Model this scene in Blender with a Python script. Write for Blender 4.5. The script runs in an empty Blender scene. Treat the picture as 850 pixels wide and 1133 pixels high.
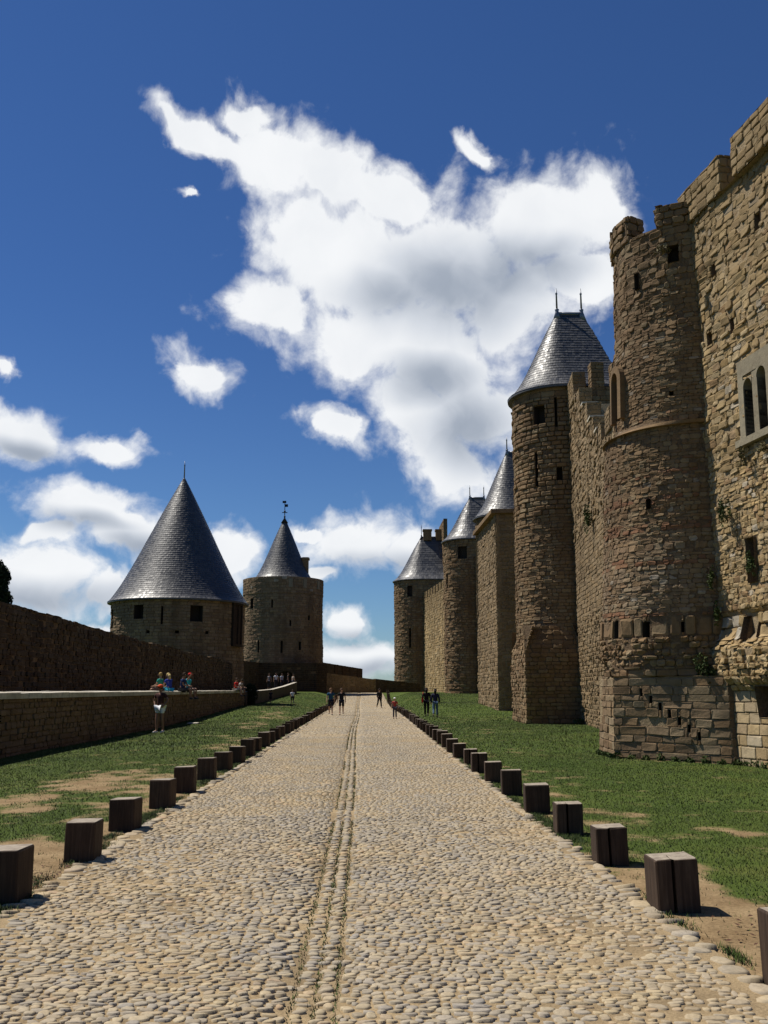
import bpy, bmesh, math, random
import numpy as np
from mathutils import Vector, Matrix

random.seed(7)
RNG = np.random.default_rng(7)
C = bpy.context.scene.collection
SC = bpy.context.scene
R = math.radians

# ------------------------------------------------------------------ camera, sky, sun, exposure
cam_d = bpy.data.cameras.new("camera")
cam = bpy.data.objects.new("camera", cam_d)
C.objects.link(cam)
cam_d.sensor_fit = 'VERTICAL'
cam_d.sensor_height = 36.0
cam_d.lens = 36.0 * 1040.0 / 1133.0
cam_d.clip_end = 20000
cam_d.clip_start = 0.05
cam.location = (0, 0, 1.65)
cam.rotation_euler = (R(90 + 10.70), 0, R(-1.353))
SC.camera = cam

SUN_EL, SUN_DIR = 59.0, (-0.87, 0.49)        # horizontal direction towards the sun
sun_d = bpy.data.lights.new("sun", 'SUN')
sun_d.energy = 5.0
sun_d.angle = R(0.53)
sun_d.color = (1.0, 0.945, 0.85)
sun = bpy.data.objects.new("sun", sun_d)
C.objects.link(sun)
_s = Vector((SUN_DIR[0], SUN_DIR[1], 0)).normalized() * math.cos(R(SUN_EL)) + Vector((0, 0, math.sin(R(SUN_EL))))
sun.rotation_euler = (-_s).to_track_quat('-Z', 'Y').to_euler()

SC.view_settings.view_transform = 'Standard'
SC.view_settings.look = 'None'
SC.view_settings.gamma = 1.0
SC.view_settings.exposure = 0.25
SC.render.engine = 'CYCLES'
SC.cycles.use_denoising = True
SC.cycles.max_bounces = 5
SC.cycles.diffuse_bounces = 1
SC.cycles.glossy_bounces = 2

world = bpy.data.worlds.new("World")
SC.world = world
world.use_nodes = True
SKY_STRENGTH = 0.05
CLOUD_WHITE = 0.82          # radiance of sunlit cloud
# cumulus in the sky: azimuth (from +Y towards +X), elevation, radii, tilt in degrees
CLOUDS = [(-0.2055, 0.5614, 0.0496, 0.0159, -25), (-0.1345, 0.58, 0.0399, 0.0209, 0), (-0.1074, 0.5455, 0.069, 0.0415, -20), (-0.034, 0.5291, 0.0754, 0.0391, -20), (0.0341, 0.5066, 0.0783, 0.0416, -10), (-0.0746, 0.4758, 0.064, 0.0525, 0), (-0.1034, 0.4028, 0.0588, 0.038, 0), (-0.0021, 0.4375, 0.1182, 0.0767, -20), (0.1007, 0.4454, 0.1079, 0.076, 0), (0.2035, 0.4799, 0.092, 0.0582, 10), (0.2659, 0.489, 0.0526, 0.0432, 0), (0.1707, 0.4018, 0.0859, 0.054, 20), (0.0792, 0.3543, 0.106, 0.0606, -20), (-0.0068, 0.3687, 0.076, 0.0446, 0), (0.1233, 0.2969, 0.0746, 0.0518, 0), (0.0536, 0.3029, 0.055, 0.0427, -30), (0.0976, 0.2356, 0.0571, 0.0439, 0), (-0.0261, 0.2713, 0.0497, 0.0229, -25), (0.1300, 0.5500, 0.0270, 0.0110, -25), (-0.1781, 0.3316, 0.0474, 0.0254, -25), (-0.2046, 0.5058, 0.0132, 0.0066, 0), (0.2412, 0.4285, 0.0502, 0.0347, 0), (-0.172, 0.556, 0.05, 0.020, -20), (0.075, 0.270, 0.05, 0.04, 0), (-0.355, 0.2532, 0.0573, 0.0266, -8), (-0.2628, 0.2472, 0.04, 0.0168, -8), (-0.3807, 0.309, 0.013, 0.0113, 0), (-0.2801, 0.1825, 0.0748, 0.0281, -8), (-0.238, 0.154, 0.0583, 0.0305, -10), (-0.337, 0.1159, 0.0814, 0.0403, -8), (-0.2667, 0.1004, 0.0388, 0.0228, 0), (-0.271, 0.0656, 0.0238, 0.0078, 0), (-0.1444, 0.1354, 0.0363, 0.0317, -25), (-0.0056, 0.1545, 0.0729, 0.0346, 3), (0.0528, 0.1497, 0.0389, 0.0326, 0), (-0.0609, 0.1617, 0.0252, 0.0095, 0), (-0.0195, 0.0723, 0.0268, 0.0208, 0), (-0.0049, 0.0345, 0.0589, 0.0207, -5), (-0.0487, 0.1159, 0.0193, 0.0095, 0), (0.1946, 0.2282, 0.0583, 0.0373, 0), (-0.3181, 0.1548, 0.0367, 0.0171, 0)]
# thicker, greyer cores of the same clouds
CORES = [(0.1003, 0.4184, 0.097, 0.0544, 0), (0.1616, 0.4339, 0.0611, 0.0355, 0), (0.0287, 0.4103, 0.0613, 0.032, 0), (0.202, 0.4404, 0.0608, 0.0262, 0), (0.118, 0.2781, 0.0595, 0.0473, 0), (0.0789, 0.3262, 0.0602, 0.0282, 0), (-0.314, 0.0898, 0.0771, 0.0204, -5), (-0.3495, 0.2358, 0.0461, 0.0117, -5), (-0.2281, 0.1386, 0.047, 0.018, -15), (0.0188, 0.1277, 0.0677, 0.0192, 0), (-0.0145, 0.0534, 0.0334, 0.0113, 0), (-0.0001, 0.0214, 0.0569, 0.0112, 0), (-0.2837, 0.1676, 0.0558, 0.0123, -10)]


class NT:
    """small helper around a node tree"""
    def __init__(self, tree):
        self.t = tree
        self.n = tree.nodes
        self.l = tree.links
        self.n.clear()

    def add(self, typ, **kw):
        nd = self.n.new(typ)
        for k, v in kw.items():
            if k.startswith('i_'):
                key = k[2:]
                key = int(key) if key.isdigit() else key.replace('_', ' ')
                self.put(nd.inputs[key], v)
            else:
                setattr(nd, k, v)
        return nd

    def put(self, sock, v):
        if isinstance(v, bpy.types.NodeSocket):
            self.l.new(v, sock)
        else:
            sock.default_value = v

    def math(self, op, a, b=None, c=None, clamp=False):
        nd = self.n.new('ShaderNodeMath')
        nd.operation = op
        nd.use_clamp = clamp
        for i, v in enumerate((a, b, c)):
            if v is not None:
                self.put(nd.inputs[i], v)
        return nd.outputs[0]

    def mix(self, fac, a, b, blend='MIX'):
        nd = self.n.new('ShaderNodeMix')
        nd.data_type = 'RGBA'
        nd.blend_type = blend
        self.put(nd.inputs[0], fac)
        self.put(nd.inputs[6], a)
        self.put(nd.inputs[7], b)
        return nd.outputs[2]

    def ramp(self, fac, stops, interp='LINEAR'):
        nd = self.n.new('ShaderNodeValToRGB')
        nd.color_ramp.interpolation = interp
        e = nd.color_ramp.elements
        while len(e) < len(stops):
            e.new(0.5)
        for i, (p, c) in enumerate(stops):
            e[i].position = p
            e[i].color = (*c, 1) if len(c) == 3 else c
        self.put(nd.inputs[0], fac)
        return nd.outputs[0]

    def smooth(self, x, a, b, lo=0.0, hi=1.0):
        nd = self.n.new('ShaderNodeMapRange')
        nd.interpolation_type = 'SMOOTHSTEP'
        self.put(nd.inputs[0], x)
        self.put(nd.inputs[1], a)
        self.put(nd.inputs[2], b)
        self.put(nd.inputs[3], lo)
        self.put(nd.inputs[4], hi)
        return nd.outputs[0]

    def noise(self, vec, scale, detail=4, rough=0.5, dist=0.0, out=0):
        nd = self.n.new('ShaderNodeTexNoise')
        self.put(nd.inputs['Vector'], vec)
        nd.inputs['Scale'].default_value = scale
        nd.inputs['Detail'].default_value = detail
        nd.inputs['Roughness'].default_value = rough
        nd.inputs['Distortion'].default_value = dist
        return nd.outputs[out]


def build_world():
    w = NT(world.node_tree)
    tc = w.add('ShaderNodeTexCoord').outputs['Generated']
    sky = w.add('ShaderNodeTexSky')
    sky.sky_type = 'NISHITA'
    sky.sun_disc = False
    sky.sun_elevation = R(SUN_EL)
    sky.sun_rotation = math.atan2(SUN_DIR[0], SUN_DIR[1])
    sky.altitude = 150
    sky.air_density = 1.0
    sky.dust_density = 0.0
    sky.ozone_density = 6.0
    sep = w.add('ShaderNodeSeparateXYZ', i_0=tc)
    az = w.math('ARCTAN2', sep.outputs[0], sep.outputs[1])
    el = w.math('ARCSINE', sep.outputs[2])
    comb = w.add('ShaderNodeCombineXYZ', i_0=az, i_1=el).outputs[0]
    # ragged edges: warp the sky coordinates at two scales
    def warp(vec, scale, amp, detail):
        nz = w.noise(vec, scale, detail, 0.6, 0, out=1)
        v = w.add('ShaderNodeVectorMath', operation='SUBTRACT', i_0=nz, i_1=(0.5, 0.5, 0.5)).outputs[0]
        v = w.add('ShaderNodeVectorMath', operation='MULTIPLY', i_0=v, i_1=(amp, amp * 0.8, 0)).outputs[0]
        return w.add('ShaderNodeVectorMath', operation='ADD', i_0=vec, i_1=v).outputs[0]
    p = warp(comb, 9.0, 0.07, 2)
    p = warp(p, 30.0, 0.034, 8)

    def field(blobs, vec):
        acc = None
        for (a, e, ra, re, rot) in blobs:
            m = w.add('ShaderNodeMapping', vector_type='TEXTURE')
            m.inputs['Location'].default_value = (a, e, 0)
            m.inputs['Rotation'].default_value = (0, 0, R(rot))
            m.inputs['Scale'].default_value = (ra, re, 1)
            w.put(m.inputs['Vector'], vec)
            ln = w.add('ShaderNodeVectorMath', operation='LENGTH', i_0=m.outputs[0]).outputs['Value']
            f = w.math('SUBTRACT', 1.20, ln)
            acc = f if acc is None else w.math('SMOOTH_MAX', acc, f, 0.14)
        return acc
    d = field(CLOUDS, p)
    fb = w.noise(comb, 22.0, 9, 0.62, 0.3)
    fb2 = w.noise(comb, 8.0, 3, 0.5, 0.0)
    dens = w.math('ADD', w.math('MINIMUM', d, 0.8), w.math('MULTIPLY', w.math('SUBTRACT', fb, 0.5), 1.5))
    dens = w.math('ADD', dens, w.math('MULTIPLY', w.math('SUBTRACT', fb2, 0.5), 0.25))
    for sc_, am_ in ((26.0, 0.34), (60.0, 0.18)):
        vo = w.add('ShaderNodeTexVoronoi', feature='SMOOTH_F1', voronoi_dimensions='2D', i_Vector=p, i_Scale=sc_)
        vo.inputs['Smoothness'].default_value = 0.35
        dens = w.math('ADD', dens, w.math('MULTIPLY', w.math('SUBTRACT', 0.42, vo.outputs['Distance']), am_))
    alpha = w.math('MAXIMUM', w.smooth(dens, -0.04, 0.85), w.smooth(w.math('ADD', d, w.math('MULTIPLY', w.math('SUBTRACT', fb, 0.5), 0.8)), 0.30, 0.66))
    core = w.smooth(field(CORES, warp(comb, 10.0, 0.05, 2)), -0.3, 1.15)
    puff = w.noise(p, 13.0, 4, 0.5, 0.2)
    grey = w.math('MULTIPLY', core, w.smooth(puff, 0.2, 0.7, 0.75, 1.0), clamp=True)
    thick = w.smooth(d, 0.05, 0.75)
    tone = w.math('ADD', w.math('MULTIPLY', w.smooth(puff, 0.3, 0.75), 0.10), w.math('MULTIPLY', grey, 0.84), clamp=True)
    tone = w.math('MULTIPLY', tone, w.math('ADD', w.math('MULTIPLY', thick, 0.7), 0.3))
    k = CLOUD_WHITE / SKY_STRENGTH
    ccol = w.ramp(tone, [(0.0, (0.97, 0.985, 1.0)), (0.35, (0.70, 0.74, 0.80)), (0.8, (0.40, 0.45, 0.53)), (1.0, (0.34, 0.39, 0.47))])
    ccol = w.mix(1.0, ccol, (k, k, k, 1), 'MULTIPLY')
    air = w.mix(w.smooth(sep.outputs[2], 0.02, 0.42), (0.86, 1.08, 1.30, 1), (0.61, 0.87, 1.23, 1))
    blue = w.mix(1.0, sky.outputs[0], air, 'MULTIPLY')
    col = w.mix(w.math('MULTIPLY', alpha, 0.97), blue, ccol)
    bg = w.add('ShaderNodeBackground', i_Color=col, i_Strength=SKY_STRENGTH)
    out = w.add('ShaderNodeOutputWorld')
    w.l.new(bg.outputs[0], out.inputs[0])


build_world()
world.cycles.sampling_method = 'MANUAL'
world.cycles.sample_map_resolution = 512

# ------------------------------------------------------------------ noise for shapes
def _hash(ix, iy, seed):
    n = (ix.astype(np.int64) * 374761393 + iy.astype(np.int64) * 668265263 + seed * 974634777) & 0x7fffffff
    n = ((n ^ (n >> 13)) * 1274126177) & 0x7fffffff
    n = (n ^ (n >> 16)) & 0xffff
    return n / 65535.0


def vnoise(x, y, seed=0):
    x = np.asarray(x, float)
    y = np.asarray(y, float)
    ix = np.floor(x)
    iy = np.floor(y)
    fx = x - ix
    fy = y - iy
    fx = fx * fx * (3 - 2 * fx)
    fy = fy * fy * (3 - 2 * fy)
    a = _hash(ix, iy, seed)
    b = _hash(ix + 1, iy, seed)
    c = _hash(ix, iy + 1, seed)
    d = _hash(ix + 1, iy + 1, seed)
    return (a * (1 - fx) + b * fx) * (1 - fy) + (c * (1 - fx) + d * fx) * fy


def fbm(x, y, seed=0, oct=4):
    s = 0
    a = 0.5
    t = 0
    for i in range(oct):
        s = s + a * vnoise(x * 2 ** i, y * 2 ** i, seed + 17 * i)
        t += a
        a *= 0.5
    return s / t


def sstep(a, b, x):
    t = np.clip((np.asarray(x, float) - a) / (b - a), 0, 1)
    return t * t * (3 - 2 * t)


# ------------------------------------------------------------------ terrain
ROAD_L, ROAD_R = -2.70, 2.28


def road_r(y):
    return ROAD_R + 0.45 * sstep(12, 75, y)


def ground_z(x, y):
    x = np.asarray(x, float)
    y = np.asarray(y, float)
    zr = 1.22 * sstep(84, 132, y)
    zl = 0.45 * sstep(40, 76, y) + 0.95 * sstep(76, 118, y)
    zg = 0.60 * sstep(56, 76, y) + 0.70 * sstep(76, 112, y)
    e_l = sstep(0.1, 3.2, ROAD_L - x)
    e_r = sstep(0.1, 3.2, x - road_r(y))
    z = zr + (zl - zr) * e_l + (zg - zr) * e_r
    z = z + 0.05 * (fbm(x * 0.35, y * 0.35, 3, 3) - 0.5) * np.maximum(e_l, e_r)
    return z


def gz(x, y):
    return float(ground_z(np.array([x]), np.array([y]))[0])


# ------------------------------------------------------------------ mesh builder
class MB:
    def __init__(self):
        self.v, self.nv = [], 0
        self.loops, self.sizes, self.mat, self.sm, self.tint = [], [], [], [], []

    def add(self, verts, faces, mat=0, smooth=False, tint=0.0):
        """faces: int array (n,k)"""
        verts = np.asarray(verts, float).reshape(-1, 3)
        faces = np.asarray(faces, np.int64)
        if faces.ndim == 1:
            faces = faces.reshape(1, -1)
        n, k = faces.shape
        self.v.append(verts)
        self.loops.append((faces + self.nv).ravel())
        self.sizes.append(np.full(n, k))
        self.mat.append(np.full(n, mat) if np.isscalar(mat) else np.asarray(mat))
        self.sm.append(np.full(n, smooth))
        self.tint.append(np.full(n, tint) if np.isscalar(tint) else np.asarray(tint, float))
        self.nv += len(verts)
        return self

    def more(self, faces, base, mat=0, smooth=False, tint=0.0):
        """faces on vertices already added, index offset base"""
        faces = np.asarray(faces, np.int64)
        n, k = faces.shape
        self.loops.append((faces + base).ravel())
        self.sizes.append(np.full(n, k))
        self.mat.append(np.full(n, mat))
        self.sm.append(np.full(n, smooth))
        self.tint.append(np.full(n, tint) if np.isscalar(tint) else np.asarray(tint, float))

    def box(self, lo, hi, mat=0, M=None):
        x0, y0, z0 = lo
        x1, y1, z1 = hi
        v = np.array([(x0, y0, z0), (x1, y0, z0), (x1, y1, z0), (x0, y1, z0), (x0, y0, z1), (x1, y0, z1), (x1, y1, z1), (x0, y1, z1)], float)
        if M is not None:
            v = np.array([M @ Vector(p) for p in v])
        f = [(0, 3, 2, 1), (4, 5, 6, 7), (0, 1, 5, 4), (1, 2, 6, 5), (2, 3, 7, 6), (3, 0, 4, 7)]
        return self.add(v, f, mat)

    def tube(self, pts, radii, n=8, mat=0, smooth=True):
        pts = [Vector(p) for p in pts]
        rings = []
        for i, p in enumerate(pts):
            t = (pts[min(i + 1, len(pts) - 1)] - pts[max(i - 1, 0)]).normalized()
            a = t.orthogonal().normalized() if i == 0 else (prev - t * prev.dot(t)).normalized()
            prev = a
            b = t.cross(a)
            r = radii[i] if hasattr(radii, '__len__') else radii
            rings += [p + (a * math.cos(q) + b * math.sin(q)) * r for q in [2 * math.pi * k / n for k in range(n)]]
        f = [(i * n + k, i * n + (k + 1) % n, (i + 1) * n + (k + 1) % n, (i + 1) * n + k) for i in range(len(pts) - 1) for k in range(n)]
        base = self.nv
        self.add([tuple(q) for q in rings], f, mat, smooth)
        self.more([list(range(n))[::-1]], base, mat)
        self.more([[(len(pts) - 1) * n + k for k in range(n)]], base, mat)
        return self

    def ball(self, c, r, n=10, m=6, mat=0):
        r = (r, r, r) if np.isscalar(r) else r
        v = []
        for i in range(1, m):
            th = math.pi * i / m
            for k in range(n):
                ph = 2 * math.pi * k / n
                v.append((c[0] + r[0] * math.sin(th) * math.cos(ph), c[1] + r[1] * math.sin(th) * math.sin(ph), c[2] + r[2] * math.cos(th)))
        f = [(i * n + k, (i + 1) * n + k, (i + 1) * n + (k + 1) % n, i * n + (k + 1) % n) for i in range(m - 2) for k in range(n)]
        base = self.nv
        self.add(v + [(c[0], c[1], c[2] + r[2]), (c[0], c[1], c[2] - r[2])], f, mat, True)
        t = len(v)
        self.more([(t, k, (k + 1) % n) for k in range(n)], base, mat, True)
        self.more([(t + 1, (m - 2) * n + (k + 1) % n, (m - 2) * n + k) for k in range(n)], base, mat, True)
        return self

    def build(self, name, mats, parent=None):
        me = bpy.data.meshes.new(name)
        V = np.concatenate(self.v) if self.v else np.zeros((0, 3))
        if parent is not None:
            off = np.zeros(3)
            q = parent
            while q is not None:
                off += np.array(q.location)
                q = q.parent
            V = V - off
        L = np.concatenate(self.loops).astype(np.int32)
        S = np.concatenate(self.sizes).astype(np.int32)
        me.vertices.add(len(V))
        me.vertices.foreach_set('co', V.astype(np.float32).ravel())
        me.loops.add(len(L))
        me.loops.foreach_set('vertex_index', L)
        me.polygons.add(len(S))
        st = np.concatenate(([0], np.cumsum(S)[:-1])).astype(np.int32)
        me.polygons.foreach_set('loop_start', st)
        me.polygons.foreach_set('loop_total', S)
        me.update(calc_edges=True)
        me.polygons.foreach_set('material_index', np.concatenate(self.mat).astype(np.int32))
        me.polygons.foreach_set('use_smooth', np.concatenate(self.sm).astype(bool))
        at = me.attributes.new('tint', 'FLOAT', 'FACE')
        at.data.foreach_set('value', np.concatenate(self.tint).astype(np.float32))
        for m in (mats if isinstance(mats, (list, tuple)) else [mats]):
            me.materials.append(m)
        me.update()
        o = bpy.data.objects.new(name, me)
        C.objects.link(o)
        if parent is not None:
            o.parent = parent
        return o


def thing(name, label, cat, loc, group=None, rz=0.0):
    o = bpy.data.objects.new(name, None)
    o.empty_display_size = 0.3
    C.objects.link(o)
    o.location = loc
    o.rotation_euler = (0, 0, rz)
    return tag(o, label, cat, group)


def tag(o, label, cat, group=None):
    o['label'] = label
    o['category'] = cat
    if group:
        o['group'] = group
    return o


def structure(o):
    o['kind'] = 'structure'
    return o


# ------------------------------------------------------------------ materials
def new_mat(name):
    m = bpy.data.materials.new(name)
    m.use_nodes = True
    t = NT(m.node_tree)
    out = t.add('ShaderNodeOutputMaterial')
    b = t.add('ShaderNodeBsdfPrincipled')
    t.l.new(b.outputs[0], out.inputs[0])
    return m, t, b


def plain(name, col, rough=0.8, spec=0.3, metal=0.0, var=0.0):
    m, t, b = new_mat(name)
    if var:
        ob = t.add('ShaderNodeTexCoord').outputs['Object']
        nz = t.noise(ob, 9.0, 4, 0.6)
        t.put(b.inputs['Base Color'], t.mix(nz, tuple(c * (1 - var) for c in col) + (1,), tuple(min(1, c * (1 + var)) for c in col) + (1,)))
    else:
        b.inputs['Base Color'].default_value = (*col, 1)
    b.inputs['Roughness'].default_value = rough
    b.inputs['Specular IOR Level'].default_value = spec
    b.inputs['Metallic'].default_value = metal
    return m


def stone_mat(name, cols, brick=(0.21, 0.10, 0.055), stain=(0.09, 0.075, 0.06), stain_amt=0.55, bump=0.38, fine=1.0, streaks=0.0, crest=None):
    m, t, b = new_mat(name)
    tcn = t.add('ShaderNodeTexCoord')
    ob = tcn.outputs['Object']
    geo = t.add('ShaderNodeNewGeometry')
    rnd = geo.outputs['Random Per Island']
    n = len(cols)
    base = t.ramp(rnd, [((i + 0.0) / n, c) for i, c in enumerate(cols)], 'LINEAR')
    # brick / pale stones chosen by the face attribute
    att = t.add('ShaderNodeAttribute', attribute_name='tint').outputs['Fac']
    base = t.mix(t.math('MULTIPLY', att, 1.0, clamp=True), base, (*brick, 1))
    base = t.mix(t.math('MULTIPLY', att, -1.0, clamp=True), base, (0.42, 0.38, 0.31, 1))
    # blotches inside each stone
    n1 = t.noise(ob, 5.5 * fine, 6, 0.65)
    base = t.mix(1.0, base, t.ramp(n1, [(0.25, (0.74, 0.72, 0.69)), (0.5, (1, 1, 1)), (0.8, (1.2, 1.18, 1.13))]), 'MULTIPLY')
    # weather stains over metres
    mp = t.add('ShaderNodeMapping')
    mp.inputs['Scale'].default_value = (1, 1, 0.45)
    t.put(mp.inputs['Vector'], ob)
    n2 = t.noise(mp.outputs[0], 0.42, 5, 0.6, 0.4)
    base = t.mix(t.smooth(n2, 0.46, 0.70, 0.0, stain_amt), base, (*stain, 1))
    if streaks:
        ms = t.add('ShaderNodeMapping')
        ms.inputs['Scale'].default_value = (0.8, 0.8, 0.05)
        t.put(ms.inputs['Vector'], ob)
        n4 = t.noise(ms.outputs[0], 1.6, 4, 0.55)
        base = t.mix(t.smooth(n4, 0.40, 0.66, 0.0, streaks), base, tuple(c * 0.55 for c in stain) + (1,))
    if crest:
        zz = t.add('ShaderNodeSeparateXYZ', i_0=ob).outputs[2]
        lv = t.math('ADD', zz, t.math('MULTIPLY', t.math('SUBTRACT', n1, 0.5), 3.5))
        base = t.mix(t.smooth(lv, crest[0], crest[1], 0.0, crest[2]), base, (*stain, 1))
    t.put(b.inputs['Base Color'], base)
    b.inputs['Roughness'].default_value = 0.93
    b.inputs['Specular IOR Level'].default_value = 0.15
    n3 = t.noise(ob, 14.0 * fine, 7, 0.68)
    bp = t.add('ShaderNodeBump', i_Strength=bump, i_Distance=0.05, i_Height=n3)
    t.l.new(bp.outputs[0], b.inputs['Normal'])
    return m


def mortar_mat(name, a, c, dark=0.5):
    m, t, b = new_mat(name)
    ob = t.add('ShaderNodeTexCoord').outputs['Object']
    n1 = t.noise(ob, 2.2, 6, 0.65)
    n2 = t.noise(ob, 18.0, 5, 0.7)
    col = t.mix(t.smooth(n1, 0.3, 0.7), (*a, 1), (*c, 1))
    col = t.mix(1.0, col, t.ramp(n2, [(0.3, (0.6, 0.58, 0.55)), (0.7, (1.15, 1.12, 1.08))]), 'MULTIPLY')
    t.put(b.inputs['Base Color'], col)
    b.inputs['Roughness'].default_value = 0.95
    b.inputs['Specular IOR Level'].default_value = 0.1
    bp = t.add('ShaderNodeBump', i_Strength=0.7, i_Distance=0.06, i_Height=n2)
    t.l.new(bp.outputs[0], b.inputs['Normal'])
    return m


M = {}
M['near'] = stone_mat('rubble_ochre', [(0.336, 0.235, 0.114), (0.392, 0.278, 0.138), (0.289, 0.200, 0.100), (0.420, 0.307, 0.155), (0.346, 0.231, 0.100), (0.439, 0.332, 0.186)], stain=(0.167, 0.115, 0.058), stain_amt=0.4, bump=0.3, streaks=0.35, crest=(9.0, 13.5, 0.6))
M['brown'] = stone_mat('rubble_brown', [(0.203, 0.133, 0.071), (0.230, 0.154, 0.083), (0.181, 0.114, 0.061), (0.245, 0.169, 0.092), (0.207, 0.129, 0.065), (0.253, 0.186, 0.108)], stain=(0.107, 0.066, 0.037), stain_amt=0.5, bump=0.3, streaks=0.35)
M['grey'] = stone_mat('ashlar_greybrown', [(0.228, 0.163, 0.092), (0.261, 0.190, 0.108), (0.200, 0.140, 0.079), (0.286, 0.208, 0.121), (0.237, 0.163, 0.085)], stain=(0.122, 0.084, 0.047), stain_amt=0.45, bump=0.3, streaks=0.25)
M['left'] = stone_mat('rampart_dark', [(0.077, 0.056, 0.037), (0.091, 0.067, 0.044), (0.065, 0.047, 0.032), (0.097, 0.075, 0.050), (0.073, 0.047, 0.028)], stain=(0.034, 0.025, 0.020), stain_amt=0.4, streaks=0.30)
M['low'] = stone_mat('lowwall_stone', [(0.171, 0.107, 0.061), (0.190, 0.122, 0.072), (0.152, 0.095, 0.054), (0.201, 0.133, 0.079)], stain=(0.084, 0.053, 0.033), stain_amt=0.5)
M['tower_l'] = stone_mat('tower_grey', [(0.225, 0.155, 0.092), (0.258, 0.176, 0.107), (0.191, 0.128, 0.076), (0.272, 0.194, 0.115)], stain=(0.101, 0.067, 0.041), stain_amt=0.5, streaks=0.3)
M['pale'] = stone_mat('dressed_pale', [(0.256, 0.222, 0.153), (0.294, 0.258, 0.180), (0.230, 0.197, 0.136)], stain_amt=0.3, bump=0.25)
M['coping'] = stone_mat('coping_pale', [(0.48, 0.44, 0.36), (0.42, 0.38, 0.30), (0.52, 0.48, 0.40)], stain_amt=0.25, bump=0.3)
M['mortar'] = mortar_mat('mortar', (0.29, 0.22, 0.135), (0.38, 0.30, 0.19))
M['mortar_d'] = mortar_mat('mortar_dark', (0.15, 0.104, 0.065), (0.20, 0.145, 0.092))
M['rough'] = mortar_mat('rubble_core', (0.22, 0.175, 0.12), (0.34, 0.275, 0.195))
M['inner'] = plain('opening_shade', (0.045, 0.036, 0.028), 0.95, 0.1, var=0.3)  # near-black colour paints in the shade inside windows, slits and gateway
M['iron'] = plain('wrought_iron', (0.025, 0.025, 0.028), 0.55, 0.4, 0.6)
M['lead'] = plain('lead_sheet', (0.16, 0.17, 0.19), 0.4, 0.5, 0.6, var=0.2)
M['hose'] = plain('pale_pipe', (0.55, 0.55, 0.52), 0.5)


def slate_mat():
    m, t, b = new_mat('slate')
    geo = t.add('ShaderNodeNewGeometry')
    rnd = geo.outputs['Random Per Island']
    ob = t.add('ShaderNodeTexCoord').outputs['Object']
    base = t.ramp(rnd, [(0, (0.042, 0.044, 0.050)), (0.4, (0.060, 0.062, 0.068)), (0.75, (0.085, 0.083, 0.084)), (1.0, (0.052, 0.056, 0.068))])
    n = t.noise(ob, 0.8, 5, 0.6)
    base = t.mix(t.smooth(n, 0.45, 0.75, 0, 0.5), base, (0.055, 0.055, 0.058, 1))
    t.put(b.inputs['Base Color'], base)
    rr = t.math('ADD', t.math('MULTIPLY', rnd, 0.20), 0.38)
    t.put(b.inputs['Roughness'], rr)
    b.inputs['Specular IOR Level'].default_value = 0.5
    bp = t.add('ShaderNodeBump', i_Strength=0.25, i_Distance=0.03, i_Height=t.noise(ob, 20.0, 4, 0.6))
    t.l.new(bp.outputs[0], b.inputs['Normal'])
    return m


M['slate'] = slate_mat()


def wood_mat():
    m, t, b = new_mat('weathered_oak')
    ob = t.add('ShaderNodeTexCoord').outputs['Object']
    oi = t.add('ShaderNodeObjectInfo').outputs['Random']
    off = t.add('ShaderNodeVectorMath', operation='ADD', i_0=ob, i_1=t.add('ShaderNodeCombineXYZ', i_0=t.math('MULTIPLY', oi, 37.0), i_1=t.math('MULTIPLY', oi, 11.0), i_2=0.0).outputs[0]).outputs[0]
    mp = t.add('ShaderNodeMapping')
    mp.inputs['Scale'].default_value = (26, 26, 1.6)
    t.put(mp.inputs['Vector'], off)
    g = t.noise(mp.outputs[0], 1.0, 6, 0.65, 0.6)
    n2 = t.noise(off, 4.0, 4, 0.6)
    base = t.ramp(g, [(0.25, (0.028, 0.017, 0.011)), (0.5, (0.062, 0.040, 0.026)), (0.75, (0.115, 0.082, 0.056))])
    base = t.mix(t.smooth(n2, 0.35, 0.75, 0, 0.6), base, (0.035, 0.024, 0.017, 1))
    hue = t.mix(oi, (0.60, 0.55, 0.52, 1), (1.0, 0.96, 0.92, 1))
    base = t.mix(1.0, base, hue, 'MULTIPLY')
    t.put(b.inputs['Base Color'], base)
    b.inputs['Roughness'].default_value = 0.85
    b.inputs['Specular IOR Level'].default_value = 0.25
    bp = t.add('ShaderNodeBump', i_Strength=0.5, i_Distance=0.02, i_Height=g)
    t.l.new(bp.outputs[0], b.inputs['Normal'])
    # sawn end grain: silver grey
    m2, t, b = new_mat('oak_end_grain')
    ob = t.add('ShaderNodeTexCoord').outputs['Object']
    oi = t.add('ShaderNodeObjectInfo').outputs['Random']
    wv = t.add('ShaderNodeTexWave', wave_type='RINGS', rings_direction='Z')
    wv.inputs['Scale'].default_value = 22
    wv.inputs['Distortion'].default_value = 2.5
    t.put(wv.inputs['Vector'], ob)
    n2 = t.noise(ob, 7.0, 5, 0.65)
    base = t.mix(t.math('MULTIPLY', wv.outputs[1], 0.5), (0.34, 0.29, 0.22, 1), (0.24, 0.20, 0.15, 1))
    base = t.mix(t.smooth(n2, 0.35, 0.7), base, (0.16, 0.125, 0.095, 1))
    t.put(b.inputs['Base Color'], base)
    b.inputs['Roughness'].default_value = 0.9
    return m, m2


M['wood'], M['endgrain'] = wood_mat()


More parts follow.
